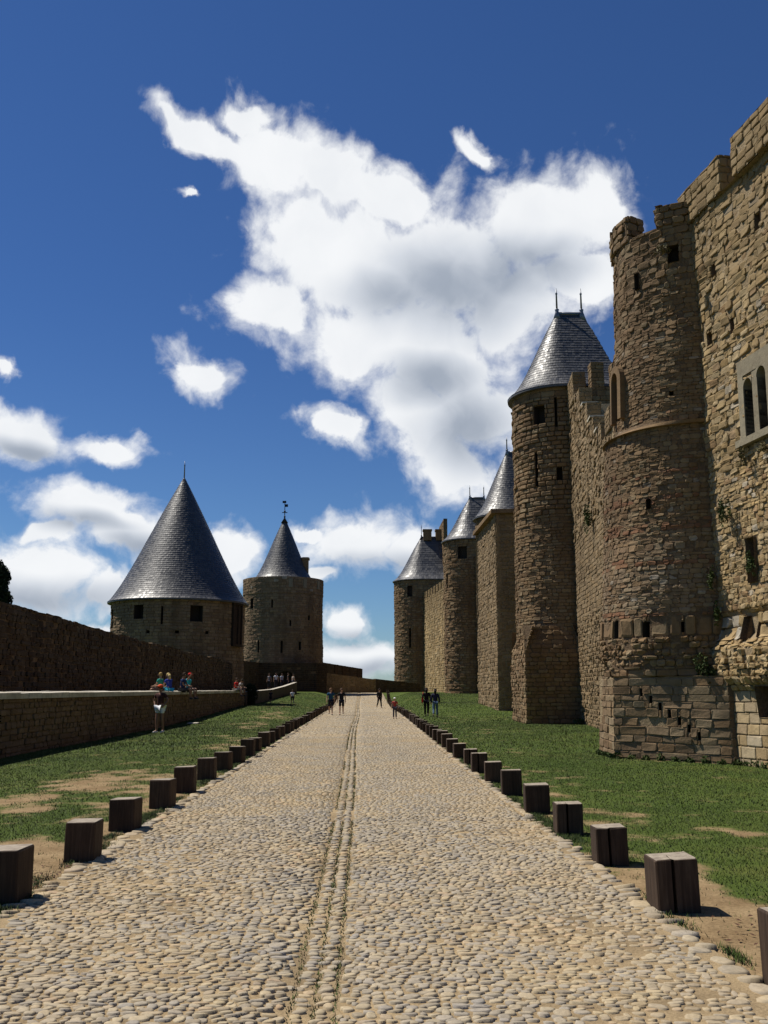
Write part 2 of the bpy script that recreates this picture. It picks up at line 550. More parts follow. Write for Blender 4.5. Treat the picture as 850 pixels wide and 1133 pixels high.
def ground_mat():
    m, t, b = new_mat('lawn_and_dirt')
    ob = t.add('ShaderNodeTexCoord').outputs['Object']
    gr = t.add('ShaderNodeAttribute', attribute_name='grassy').outputs['Fac']
    nf = t.noise(ob, 7.0, 6, 0.7)
    k = t.smooth(t.math('ADD', gr, t.math('MULTIPLY', t.math('SUBTRACT', nf, 0.5), 0.7)), 0.30, 0.66)
    n1 = t.noise(ob, 0.35, 5, 0.6)
    n2 = t.noise(ob, 30.0, 5, 0.7)
    grass = t.ramp(n1, [(0.3, (0.045, 0.074, 0.012)), (0.55, (0.064, 0.092, 0.017)), (0.75, (0.105, 0.112, 0.028))])
    grass = t.mix(1.0, grass, t.ramp(n2, [(0.3, (0.75, 0.75, 0.72)), (0.7, (1.15, 1.15, 1.1))]), 'MULTIPLY')
    n3 = t.noise(ob, 1.7, 5, 0.65)
    dirt = t.ramp(n3, [(0.3, (0.17, 0.115, 0.06)), (0.6, (0.28, 0.205, 0.115)), (0.8, (0.33, 0.25, 0.15))])
    dirt = t.mix(1.0, dirt, t.ramp(n2, [(0.25, (0.65, 0.62, 0.58)), (0.65, (1.15, 1.12, 1.08))]), 'MULTIPLY')
    t.put(b.inputs['Base Color'], t.mix(k, dirt, grass))
    b.inputs['Roughness'].default_value = 0.95
    b.inputs['Specular IOR Level'].default_value = 0.1
    bp = t.add('ShaderNodeBump', i_Strength=0.6, i_Distance=0.04, i_Height=t.noise(ob, 22.0, 6, 0.7))
    t.l.new(bp.outputs[0], b.inputs['Normal'])
    return m


def blade_mat(name='grass_blades', a=(0.058, 0.085, 0.014), c=(0.125, 0.135, 0.034), lawn=False):
    m, t, b = new_mat(name)
    rnd = t.add('ShaderNodeNewGeometry').outputs['Random Per Island']
    ob = t.add('ShaderNodeTexCoord').outputs['Object']
    n = t.noise(ob, 0.6, 4, 0.6)
    mid = tuple((x * 2 + y) / 3 for x, y in zip(a, c))
    col = t.ramp(rnd, [(0, tuple((x + y) / 2 for x, y in zip(a, mid))), (0.9, mid), (0.97, c), (1, (0.15, 0.135, 0.055))])
    col = t.mix(1.0, col, t.ramp(n, [(0.3, (0.68, 0.78, 0.70)), (0.5, (0.95, 0.97, 0.95)), (0.72, (1.45, 1.25, 1.2))]), 'MULTIPLY')
    t.put(b.inputs['Base Color'], col)
    if lawn:
        g_ = t.add('ShaderNodeNewGeometry').outputs['Normal']
        v_ = t.add('ShaderNodeVectorMath', operation='SCALE', i_0=g_, i_Scale=0.30).outputs[0]
        v_ = t.add('ShaderNodeVectorMath', operation='ADD', i_0=v_, i_1=(0, 0, 0.8)).outputs[0]
        t.l.new(t.add('ShaderNodeVectorMath', operation='NORMALIZE', i_0=v_).outputs[0], b.inputs['Normal'])
    b.inputs['Roughness'].default_value = 0.7
    b.inputs['Specular IOR Level'].default_value = 0.15
    return m


def sand_mat():
    m, t, b = new_mat('road_sand')
    ob = t.add('ShaderNodeTexCoord').outputs['Object']
    n1 = t.noise(ob, 0.9, 5, 0.6)
    n2 = t.noise(ob, 45.0, 5, 0.7)
    col = t.ramp(n1, [(0.3, (0.20, 0.15, 0.09)), (0.5, (0.31, 0.235, 0.14)), (0.75, (0.43, 0.33, 0.195))])
    col = t.mix(1.0, col, t.ramp(n2, [(0.3, (0.65, 0.62, 0.58)), (0.65, (1.12, 1.1, 1.06))]), 'MULTIPLY')
    t.put(b.inputs['Base Color'], col)
    b.inputs['Roughness'].default_value = 0.95
    b.inputs['Specular IOR Level'].default_value = 0.1
    bp = t.add('ShaderNodeBump', i_Strength=0.6, i_Distance=0.02, i_Height=n2)
    t.l.new(bp.outputs[0], b.inputs['Normal'])
    return m


def pebble_mat():
    m, t, b = new_mat('river_pebbles')
    rnd = t.add('ShaderNodeNewGeometry').outputs['Random Per Island']
    ob = t.add('ShaderNodeTexCoord').outputs['Object']
    n1 = t.noise(ob, 0.55, 4, 0.6)
    n2 = t.noise(ob, 40.0, 5, 0.65)
    warm = t.ramp(rnd, [(0, (0.28, 0.21, 0.118)), (0.3, (0.39, 0.31, 0.18)), (0.55, (0.33, 0.285, 0.21)), (0.8, (0.45, 0.355, 0.21)), (1.0, (0.42, 0.28, 0.165))])
    cool = t.ramp(rnd, [(0, (0.25, 0.22, 0.175)), (0.25, (0.36, 0.305, 0.21)), (0.5, (0.285, 0.262, 0.232)), (0.75, (0.41, 0.34, 0.225)), (1.0, (0.31, 0.265, 0.19))])
    col = t.mix(t.smooth(n1, 0.34, 0.56), warm, cool)
    odd = t.math('FRACT', t.math('MULTIPLY', rnd, 97.0))
    col = t.mix(t.smooth(odd, 0.75, 1.0, 0.0, 0.55), col, (0.175, 0.155, 0.130, 1))
    col = t.mix(t.smooth(odd, 0.22, 0.0, 0.0, 0.55), col, (0.245, 0.232, 0.212, 1))
    # sandy dust trodden over the stones, mostly off the middle of the road
    ax = t.math('ABSOLUTE', t.add('ShaderNodeSeparateXYZ', i_0=ob).outputs[0])
    n5 = t.noise(ob, 1.3, 5, 0.65)
    dust = t.math('MULTIPLY', t.smooth(ax, 0.5, 2.0, 0.35, 1.0), t.smooth(n5, 0.36, 0.64, 0.0, 0.50))
    col = t.mix(dust, col, (0.41, 0.315, 0.185, 1))
    col = t.mix(1.0, col, t.ramp(n2, [(0.25, (0.72, 0.70, 0.67)), (0.7, (1.12, 1.1, 1.07))]), 'MULTIPLY')
    t.put(b.inputs['Base Color'], col)
    b.inputs['Roughness'].default_value = 0.75
    b.inputs['Specular IOR Level'].default_value = 0.3
    bp = t.add('ShaderNodeBump', i_Strength=0.3, i_Distance=0.01, i_Height=n2)
    t.l.new(bp.outputs[0], b.inputs['Normal'])
    return m


M['ground'] = ground_mat()
M['blade'] = blade_mat('grass_blades', (0.042, 0.076, 0.010), (0.088, 0.112, 0.022), True)
M['sand'] = sand_mat()
M['pebble'] = pebble_mat()
M['leaf'] = blade_mat('wall_plant_leaves', (0.035, 0.055, 0.015), (0.075, 0.095, 0.025))
M['dry'] = blade_mat('dry_wall_plant', (0.10, 0.085, 0.035), (0.16, 0.125, 0.05))
M['yew'] = blade_mat('dark_foliage', (0.012, 0.022, 0.010), (0.03, 0.045, 0.018))
M['bark'] = plain('bark', (0.06, 0.045, 0.03), 0.9, var=0.4)


# ------------------------------------------------------------------ plan curves
class Path:
    """polyline in plan; outward is to the right of the walking direction"""
    def __init__(self, pts, closed=False, smooth=True):
        p = np.array(pts, float)
        if closed:
            p = np.vstack([p, p[:1]])
        self.p = p
        self.closed = closed
        seg = np.diff(p, axis=0)
        self.len = np.linalg.norm(seg, axis=1)
        self.s = np.concatenate(([0], np.cumsum(self.len)))
        self.L = self.s[-1]
        t = seg / self.len[:, None]
        self.n = np.stack([t[:, 1], -t[:, 0]], 1)
        self.smooth = smooth
        if smooth:
            vn = np.zeros_like(p)
            vn[:-1] += self.n
            vn[1:] += self.n
            if closed:
                e = vn[0] + vn[-1]
                vn[0] = vn[-1] = e
            self.vn = vn / np.linalg.norm(vn, axis=1)[:, None]

    def at(self, u):
        u = np.clip(np.asarray(u, float), 0, self.L - 1e-9)
        i = np.clip(np.searchsorted(self.s, u, side='right') - 1, 0, len(self.len) - 1)
        f = ((u - self.s[i]) / self.len[i])[..., None]
        pos = self.p[i] * (1 - f) + self.p[i + 1] * f
        if self.smooth:
            n = self.vn[i] * (1 - f) + self.vn[i + 1] * f
        else:
            n = self.n[i]
        return pos, n


def horseshoe(cx, cy, r, face_deg, L, n=40):
    a = R(face_deg)
    pts = [(cx + r * math.cos(q), cy + r * math.sin(q)) for q in np.linspace(a - math.pi / 2, a + math.pi / 2, n)]
    dx, dy = -math.cos(a) * L, -math.sin(a) * L
    e1, e0 = pts[-1], pts[0]
    m = 6
    pts += [(e1[0] + dx * k / m, e1[1] + dy * k / m) for k in range(1, m + 1)]
    pts += [(e1[0] + dx + (e0[0] - e1[0]) * k / m, e1[1] + dy + (e0[1] - e1[1]) * k / m) for k in range(1, m + 1)]
    pts += [(e0[0] + dx * (1 - k / m), e0[1] + dy * (1 - k / m)) for k in range(1, m)]
    return pts


def prism(path, bat=None):
    def P(u, v, d):
        u, v, d = np.broadcast_arrays(np.asarray(u, float), np.asarray(v, float), np.asarray(d, float))
        pos, n = path.at(u)
        dd = d + (bat(v) if bat else 0.0)
        xy = pos + n * dd[..., None]
        return np.stack([xy[..., 0], xy[..., 1], v], -1)
    return P


ZONE = dict(ch=(0.16, 0.26), cw=(0.22, 0.5), prot=(0.0, 0.035), gap=0.012, skip=0.01, jit=0.18, tilt=0.25, tint=None, inset=0.13)


def zone(v0, v1, **k):
    z = dict(ZONE)
    z.update(k)
    z['v0'], z['v1'] = v0, v1
    return z


def masonry(mb, P, u0, u1, v0, v1, zones, holes=(), breaks=(), seed=0, top=None, undul=0.05, step=0.45, back_mat=1, stone_u=None, wave=0.03, depth=0.024):
    """backing sheet + individually laid stones; holes: (ua,ub,va,vb)"""
    rng = np.random.default_rng(seed)
    topf = top if top is not None else (lambda u: np.full_like(np.asarray(u, float), v1))

    def und(u, v):
        return undul * 2 * (fbm(u * 0.45 + seed, v * 0.45, seed, 3) - 0.5)

    us = list(np.arange(u0, u1, step)) + [u1] + [b for b in breaks if u0 < b < u1]
    vs = list(np.arange(v0, v1, step)) + [v1] + [z['v0'] for z in zones if v0 < z['v0'] < v1]
    for h in holes:
        us += [h[0], h[1]]
        vs += [h[2], h[3]]
    us = np.unique(np.round([u for u in us if u0 - 1e-6 <= u <= u1 + 1e-6], 4))
    vs = np.unique(np.round([v for v in vs if v0 - 1e-6 <= v <= v1 + 1e-6], 4))
    U, V = np.meshgrid(us, vs)
    Vc = np.minimum(V, topf(U))
    G = P(U, Vc, und(U, Vc) - depth)
    nu, nv = len(us), len(vs)
    idx = np.arange(nu * nv).reshape(nv, nu)
    a, b, c, d = idx[:-1, :-1], idx[:-1, 1:], idx[1:, 1:], idx[1:, :-1]
    cu = (us[:-1] + us[1:]) / 2
    cv = (vs[:-1] + vs[1:]) / 2
    CU, CV = np.meshgrid(cu, cv)
    keep = CV < topf(CU) + 0.0
    keep |= (np.minimum(V[:-1, :-1], 1e9) < topf(CU))
    for h in holes:
        keep &= ~((CU > h[0]) & (CU < h[1]) & (CV > h[2]) & (CV < h[3]))
    F = np.stack([a[keep], b[keep], c[keep], d[keep]], 1)
    mb.add(G.reshape(-1, 3), F, back_mat, False)

    rects = []
    su0, su1 = stone_u if stone_u else (u0, u1)
    bl = sorted([su0, su1] + [b_ for b_ in breaks if su0 < b_ < su1])
    for z in zones:
        v = max(z['v0'], v0)
        vend = min(z['v1'], v1)
        while v < vend - 0.03:
            h = rng.uniform(*z['ch'])
            if v + h > vend - 0.06:
                h = vend - v
            for bi in range(len(bl) - 1):
                u = bl[bi]
                first = True
                while u < bl[bi + 1] - 0.02:
                    w = rng.uniform(*z['cw'])
                    if first:
                        w *= rng.uniform(0.4, 1.0)
                        first = False
                    if u + w > bl[bi + 1] - 0.1:
                        w = bl[bi + 1] - u
                    if rng.random() > z['skip']:
                        hh = [(u, u + w, v, v + h)]
                        if w > 2 * h and False:
                            pass
                        for ho in holes:
                            nh = []
                            for (ra, rb, rc, rd) in hh:
                                if rb <= ho[0] or ra >= ho[1] or rd <= ho[2] + 0.02 or rc >= ho[3] - 0.02:
                                    nh.append((ra, rb, rc, rd))
                                    continue
                                if ho[0] - ra > 0.05:
                                    nh.append((ra, ho[0], rc, rd))
                                if rb - ho[1] > 0.05:
                                    nh.append((ho[1], rb, rc, rd))
                                if ho[2] - rc > 0.04:
                                    nh.append((max(ra, ho[0]), min(rb, ho[1]), rc, ho[2]))
                                if rd - ho[3] > 0.04:
                                    nh.append((max(ra, ho[0]), min(rb, ho[1]), ho[3], rd))
                            hh = nh
                        tv = z['tint'](rng, (u + w / 2), v + h / 2) if z['tint'] else 0.0
                        for r4 in hh:
                            rects.append((*r4, rng.uniform(*z['prot']), z['gap'], z['jit'], z['tilt'], tv, z['inset']))
                    u += w
            v += h
    if not rects:
        return
    A = np.array(rects)
    cu = (A[:, 0] + A[:, 1]) / 2
    A = A[A[:, 2] + 0.02 < topf(cu)]
    N = len(A)
    ua, ub, va, vb = A[:, 0] + A[:, 5], A[:, 1] - A[:, 5], A[:, 2] + A[:, 5], A[:, 3] - A[:, 5]
    w, h = ub - ua, vb - va
    mn = np.minimum(w, h)
    # eight-cornered outline with random chamfers
    ch = rng.uniform(0.08, 0.34, (N, 4)) * mn[:, None] * np.minimum(1, A[:, 6] * 4)[:, None] + 0.004
    pu = np.stack([ua + ch[:, 0], ub - ch[:, 1], ub, ub, ub - ch[:, 2], ua + ch[:, 3], ua, ua], 1)
    pv = np.stack([va, va, va + ch[:, 1], vb - ch[:, 2], vb, vb, vb - ch[:, 3], va + ch[:, 0]], 1)
    j = A[:, 6][:, None] * 0.35 * mn[:, None]
    pu = pu + rng.uniform(-1, 1, (N, 8)) * j * 0.5
    pv = pv + rng.uniform(-1, 1, (N, 8)) * j * 0.5
    cu = (ua + ub)[:, None] / 2
    cv = (va + vb)[:, None] / 2
    ins = (A[:, 9] * mn)[:, None]
    k_u = np.clip(1 - 2 * ins / np.maximum(w, 1e-3)[:, None], 0.3, 1)
    k_v = np.clip(1 - 2 * ins / np.maximum(h, 1e-3)[:, None], 0.3, 1)
    pr = A[:, 4][:, None]
    tl = A[:, 7][:, None]
    tu = rng.uniform(-1, 1, (N, 1)) * tl * 0.25
    tw = rng.uniform(-1, 1, (N, 1)) * tl * 0.35
    d_top = pr + tu * (pu - cu) + tw * (pv - cv) + rng.uniform(-0.006, 0.006, (N, 8)) * (1 + 2 * tl)
    ring_u = np.concatenate([pu, pu, cu + (pu - cu) * k_u], 1)
    ring_v = np.concatenate([pv, pv, cv + (pv - cv) * k_v], 1)
    d_mid = d_top - 0.28 * ins
    ring_d = np.concatenate([np.full((N, 8), -depth - 0.03), d_mid, d_top], 1)
    wu = wave * 2 * (fbm(ring_u * 0.8 + 31, ring_v * 0.8, seed + 5, 2) - 0.5)
    ring_v2 = np.minimum(ring_v + wu, topf(ring_u))
    X = P(np.clip(ring_u, u0, u1), ring_v2, ring_d + und(ring_u, ring_v))
    base = np.arange(N)[:, None] * 24
    fs = []
    for r_ in range(2):
        for k in range(8):
            k2 = (k + 1) % 8
            fs.append(np.stack([r_ * 8 + k, r_ * 8 + k2, (r_ + 1) * 8 + k2, (r_ + 1) * 8 + k] * np.ones(1, int)))
    fs = np.array(fs)
    Q = (base[:, None, :] + fs[None]).reshape(-1, 4)
    T = base + np.arange(16, 24)[None]
    b0 = mb.nv
    mb.add(X.reshape(-1, 3), Q, 0, False, np.repeat(A[:, 8], 16))
    mb.more(T, b0, 0, False, A[:, 8])


def recess(mb, P, h, d, und=0.0, mat=0, splay=0.0):
    """dark opening: five faces going inwards by d"""
    ua, ub, va, vb = h
    us = np.linspace(ua, ub, 4)
    top = lambda dd, v, s: P(np.linspace(ua + s, ub - s, 4), np.full(4, v), np.full(4, dd))
    f0b, f0t = top(0.0, va, 0), top(0.0, vb, 0)
    f1b, f1t = top(-d, va, splay), top(-d, vb, splay)
    V = np.concatenate([f0b, f0t, f1b, f1t])
    q = lambda a, b: [(a + k, a + k + 1, b + k + 1, b + k) for k in range(3)]
    F = q(0, 8) + [(x[3], x[2], x[1], x[0]) for x in q(4, 12)] + q(8, 12) + [(0, 4, 12, 8), (7, 3, 11, 15)]
    mb.add(V, F, mat)


def pbar(mb, P, pts, w, d0, d1, mat=0, closed=False):
    """moulding that follows a line of (u,v) on the surface P"""
    pts = np.array(pts, float)
    n = len(pts)
    t = np.gradient(pts, axis=0)
    t /= np.linalg.norm(t, axis=1)[:, None]
    nn = np.stack([-t[:, 1], t[:, 0]], 1)
    a, b = pts + nn * w / 2, pts - nn * w / 2
    V = np.concatenate([P(a[:, 0], a[:, 1], d0), P(b[:, 0], b[:, 1], d0), P(b[:, 0], b[:, 1], d1), P(a[:, 0], a[:, 1], d1)])
    F = []
    for k in range(n - 1):
        for r_ in range(4):
            r2 = (r_ + 1) % 4
            F.append((r_ * n + k, r2 * n + k, r2 * n + k + 1, r_ * n + k + 1))
    F += [(0, 3 * n, 2 * n, n), (n - 1, 2 * n - 1, 3 * n - 1, 4 * n - 1)]
    mb.add(V, F, mat)


def cap_fan(mb, P, u0, u1, z, d=-0.02, n=80, mat=1):
    us = np.linspace(u0, u1, n, endpoint=False)
    V = P(us, np.full(n, z), np.full(n, d))
    c = V.mean(0)
    V = np.vstack([V, c])
    mb.add(V, [(k, (k + 1) % n, n) for k in range(n)], mat)


def wall_back(mb, path, v0, top, thick, n, mat=1, face_d=-0.04):
    """top, back and both ends of a wall whose face is laid by masonry()"""
    us = np.linspace(0, path.L, n)
    pos, nn = path.at(us)
    tz = top(us)
    f = pos + nn * face_d
    b = pos - nn * thick
    z0 = np.full(n, v0)
    V = np.concatenate([np.c_[f, tz], np.c_[b, tz], np.c_[b, z0], np.c_[f, z0]])
    F = []
    for k in range(n - 1):
        F.append((k, k + 1, n + k + 1, n + k))
        F.append((n + k, n + k + 1, 2 * n + k + 1, 2 * n + k))
    F += [(0, n, 2 * n, 3 * n), (n - 1, 4 * n - 1, 3 * n - 1, 2 * n - 1)]
    mb.add(V, F, mat)


def slates(mb, P, rows, ulen, width=0.22, seed=0, tilt=0.05, lap=1.35, u0=0.0):
    """P(u,t) surface point for t 0(eave)..1(ridge); rows: t values; ulen(t): true length of the row"""
    rng = np.random.default_rng(seed)
    Vs, Fs = [], []
    nb = 0
    for i in range(len(rows) - 1):
        t0, t1 = rows[i], rows[i + 1]
        t2 = min(1.0, t0 + (t1 - t0) * lap)
        L = ulen(t0)
        n = max(3, int(L / width))
        e = np.linspace(0, 1, n + 1)
        e[1:-1] += rng.uniform(-0.18, 0.18, n - 1) / n
        if i % 2:
            e[1:-1] += 0.5 / n * (rng.random(n - 1) > 2)
            e = np.concatenate([[0], (e[:-1] + e[1:]) / 2, [1]])
        a, b = e[:-1] + 0.03 / n, e[1:] - 0.03 / n
        m = len(a)
        p0, p1, p2, p3 = P(a, np.full(m, t0)), P(b, np.full(m, t0)), P(b, np.full(m, t2)), P(a, np.full(m, t2))
        nr = np.cross(p1 - p0, p3 - p0)
        nr /= np.maximum(np.linalg.norm(nr, axis=1)[:, None], 1e-9)
        lift = 0.022 + rng.uniform(0, 0.012, (m, 1))
        r1, r2 = rng.uniform(-1, 1, (m, 1)) * tilt * width * 0.5, rng.uniform(-1, 1, (m, 1)) * tilt * width * 0.5
        p0 = p0 + nr * (lift + r1)
        p1 = p1 + nr * (lift - r1)
        p2 = p2 + nr * (0.004 - r1 * 0.3)
        p3 = p3 + nr * (0.004 + r1 * 0.3)
        q0, q1 = p0 - nr * 0.014, p1 - nr * 0.014
        V = np.stack([p0, p1, p2, p3, q0, q1], 1).reshape(-1, 3)
        ix = nb + np.arange(m)[:, None] * 6
        Vs.append(V)
        Fs.append(np.concatenate([ix + np.array([[0, 1, 2, 3]]), ix + np.array([[4, 5, 1, 0]])]))
        nb += 6 * m
    mb.add(np.concatenate(Vs), np.concatenate(Fs), 0, False)


def flare(t):
    """cone profile with a gentle bell-cast at the eaves: fraction of radius left at height t"""
    return (1 - t) * (1 - 0.10 * np.sin(np.pi * np.clip(t, 0, 1) ** 0.7))


def roof_surface(eave_pts, ridge_pts, z0, z1, bell=0.12):
    pe = Path(eave_pts, True)
    n = len(pe.p)
    rp = np.vstack([np.array(ridge_pts, float), np.array(ridge_pts[:1], float)])

    def P(f, t):
        f, t = np.asarray(f, float), np.asarray(t, float)
        u = f * pe.L
        i = np.clip(np.searchsorted(pe.s, u, side='right') - 1, 0, n - 2)
        g = np.clip((u - pe.s[i]) / pe.len[i], 0, 1)[..., None]
        e = pe.p[i] * (1 - g) + pe.p[i + 1] * g
        r = rp[i] * (1 - g) + rp[i + 1] * g
        k = t + bell * np.sin(np.pi * t ** 0.6) * (1 - t)
        xy = e * (1 - k[..., None]) + r * k[..., None]
        return np.concatenate([xy, (z0 + (z1 - z0) * t)[..., None]], -1)

    def ulen(t):
        f = np.linspace(0, 1, 90)
        q = P(f, np.full(90, t))
        return float(np.linalg.norm(np.diff(q, axis=0), axis=1).sum())
    return P, ulen


def make_roof(root, eave, ridge, z0, z1, seed, row=0.24, width=0.2, bell=0.12, tilt=0.06):
    P, ulen = roof_surface(eave, ridge, z0, z1, bell)
    mb = MB()
    nu, nt = 96, 24
    f = np.linspace(0, 1, nu)
    t = np.linspace(0, 1, nt)
    Fg, T = np.meshgrid(f, t)
    G = P(Fg, T)
    idx = np.arange(nu * nt).reshape(nt, nu)
    Q = np.stack([idx[:-1, :-1], idx[:-1, 1:], idx[1:, 1:], idx[1:, :-1]], -1).reshape(-1, 4)
    mb.add(G.reshape(-1, 3), Q, 0, True)
    # eave soffit
    e0 = P(f[:-1], np.zeros(nu - 1))
    c = e0.mean(0)
    low = e0 + np.array([0, 0, -0.10])
    inn = c + (low - c) * np.array([0.86, 0.86, 1])
    m = nu - 1
    V = np.vstack([e0, low, inn])
    Q = [(k + m, (k + 1) % m + m, (k + 1) % m, k) for k in range(m)] + [(k + 2 * m, (k + 1) % m + 2 * m, (k + 1) % m + m, k + m) for k in range(m)]
    mb.add(V, Q, 0)
    e = np.array(eave)
    slant = math.hypot(z1 - z0, float(np.linalg.norm(np.array(eave[len(eave) // 4]) - np.array(ridge[len(eave) // 4]))))
    rows = np.linspace(0, 0.992, max(8, int(slant / row)))
    slates(mb, P, rows, ulen, width, seed, tilt)
    return mb.build('roof', [M['slate']], root)


def finial(parent, x, y, z, h, mat, kind='spike'):
    mb = MB()
    mb.tube([(x, y, z - 0.5), (x, y, z + 0.05 * h), (x, y, z + 0.12 * h), (x, y, z + 0.16 * h), (x, y, z + 0.2 * h)], [0.30 * h / 1.6, 0.11, 0.10, 0.13, 0.05], 10)
    mb.tube([(x, y, z + 0.18 * h), (x, y, z + 0.75 * h), (x, y, z + 0.78 * h), (x, y, z + 0.82 * h), (x, y, z + h)], [0.055, 0.045, 0.075, 0.04, 0.012], 8)
    if kind == 'vane':
        mb.ball((x, y, z + 0.42 * h), 0.14)
        mb.box((x - 0.36, y - 0.02, z + 0.34 * h), (x + 0.36, y + 0.02, z + 0.38 * h))
        mb.box((x + 0.02, y - 0.015, z + 0.66 * h), (x + 0.42, y + 0.015, z + 0.80 * h))
        mb.box((x - 0.32, y - 0.015, z + 0.86 * h), (x + 0.18, y + 0.015, z + 0.98 * h))
    return mb.build('finial', [mat], parent)


# ------------------------------------------------------------------ ground and road
def grassiness(x, y):
    g = np.ones_like(x) * 0.80
    n = fbm(x * 0.55, y * 0.40, 11, 4)
    n2 = fbm(x * 1.9, y * 1.6, 23, 3)
    # worn strips beside both kerbs
    dl = ROAD_L - x
    dr = x - road_r(y) + 0.55 * (fbm(x * 1.6, y * 1.6, 61, 3) - 0.5)
    near = 1 - sstep(9, 26, y)
    g -= (1 - sstep(0.55, 1.5, dl)) * (dl > -0.5) * (0.12 + 0.30 * near * sstep(0.44, 0.58, fbm(x * 1.3, y * 0.9, 19, 3)) + 0.08 * near) * (x < 0)
    g -= (1 - sstep(0.75, 1.15, dr)) * (dr > -0.5) * (0.10 + 0.62 * (1 - sstep(8, 10.5, y))) * (x > 0)
    # trodden path on the left lawn, bare patches both sides
    pl = -4.35 - 0.012 * (y - 10) + 0.35 * np.sin(y * 0.25) - 0.9 * sstep(30, 75, y)
    g -= np.exp(-((x - pl) / (0.62 + 0.012 * y)) ** 2) * (0.08 + 0.24 * sstep(0.46, 0.62, n)) * sstep(7, 11, y) * (1 - sstep(78, 90, y))
    g -= sstep(0.50, 0.66, n) * 0.22 * (x < -3.0) * (x > -6.4) * (1 - sstep(12, 26, y))
    g -= sstep(0.52, 0.66, fbm(x * 0.9, y * 0.55, 41, 3)) * 0.50 * np.exp(-((x - 4.3) / 1.3) ** 2 - ((y - 12.2) / 2.2) ** 2)
    g -= sstep(0.55, 0.7, n) * 0.16 * (x > 3) * (1 - sstep(50, 70, y))
    g += (n2 - 0.5) * 0.62 + (fbm(x * 4.3, y * 2.6, 29, 2) - 0.5) * 0.50
    return np.clip(g, 0, 1)


def build_ground():
    xs = np.unique(np.round(np.concatenate([np.linspace(-3000, -60, 12), np.linspace(-60, -14, 24), np.arange(-14, 14.01, 0.16), np.linspace(14.2, 60, 24), np.linspace(60, 3000, 12)]), 3))
    ys = np.unique(np.round(np.concatenate([np.linspace(-300, -4, 14), np.arange(-4, 26, 0.18), np.arange(26, 60, 0.45), np.arange(60, 150, 1.2), np.linspace(150, 5000, 20)]), 3))
    X, Y = np.meshgrid(xs, ys)
    Z = ground_z(X, Y)
    # the bare earth lies just below the paving under the road
    inroad = (X > ROAD_L + 0.05) & (X < road_r(Y) - 0.05)
    Z = np.where(inroad, Z - 0.10, Z - 0.008)
    nx, ny = len(xs), len(ys)
    idx = np.arange(nx * ny).reshape(ny, nx)
    Q = np.stack([idx[:-1, :-1], idx[:-1, 1:], idx[1:, 1:], idx[1:, :-1]], -1).reshape(-1, 4)
    mb = MB()
    mb.add(np.stack([X, Y, Z], -1).reshape(-1, 3), Q, 0, True)
    o = mb.build('ground', [M['ground']])
    at = o.data.attributes.new('grassy', 'FLOAT', 'POINT')
    at.data.foreach_set('value', grassiness(X.ravel(), Y.ravel()).astype(np.float32))
    structure(o)


DRAIN_X = -0.28


def road_z(x, y):
    dz = -0.038 * np.exp(-((x - DRAIN_X) / 0.20) ** 2)
    return ground_z(x, y) + dz + 0.018 * (fbm(x * 0.8, y * 0.8, 51, 3) - 0.5)


def pebbles(mb, cx, cy, hx, hy, hz, rot, n, two):
    """domed, slightly irregular stones; arrays"""
    N = len(cx)
    rng = np.random.default_rng(N)
    ang = np.arange(n) * 2 * np.pi / n + 0.2
    ca, sa = np.cos(ang), np.sin(ang)
    e = 0.86
    bx = np.sign(ca) * np.abs(ca) ** e
    by = np.sign(sa) * np.abs(sa) ** e
    rx = bx[None] * hx[:, None] * rng.uniform(0.78, 1.12, (N, n))
    ry = by[None] * hy[:, None] * rng.uniform(0.72, 1.15, (N, n))
    z0 = road_z(cx, cy)
    tiltx = rng.uniform(-0.12, 0.12, (N, 1))
    tilty = rng.uniform(-0.28, 0.16, (N, 1))
    rings = [(1.0, -0.02, 0)] + ([(0.93, 0.55, 1), (0.62, 0.92, 1)] if two else [(0.75, 0.85, 1)])
    V = []
    for (k, zz, rel) in rings:
        X, Y = rx * k, ry * k
        Z = np.where(rel, hz[:, None] * zz, zz) + (tiltx * X + tilty * Y) * rel
        c, s = np.cos(rot)[:, None], np.sin(rot)[:, None]
        V.append(np.stack([cx[:, None] + X * c - Y * s, cy[:, None] + X * s + Y * c, z0[:, None] + Z], -1))
    topv = np.stack([cx, cy, z0 + hz], -1)[:, None]
    V = np.concatenate(V + [topv], 1)
    m = n * len(rings) + 1
    base = np.arange(N)[:, None] * m
    fs = [(r_ * n + k, r_ * n + (k + 1) % n, (r_ + 1) * n + (k + 1) % n, (r_ + 1) * n + k) for r_ in range(len(rings) - 1) for k in range(n)]
    Q = (base[:, None] + np.array(fs)[None]).reshape(-1, 4)
    l = n * (len(rings) - 1)
    ts = [(l + k, l + (k + 1) % n, m - 1) for k in range(n)]
    T = (base[:, None] + np.array(ts)[None]).reshape(-1, 3)
    b0 = mb.nv
    mb.add(V.reshape(-1, 3), Q, 1, True)
    mb.more(T, b0, 1, True)


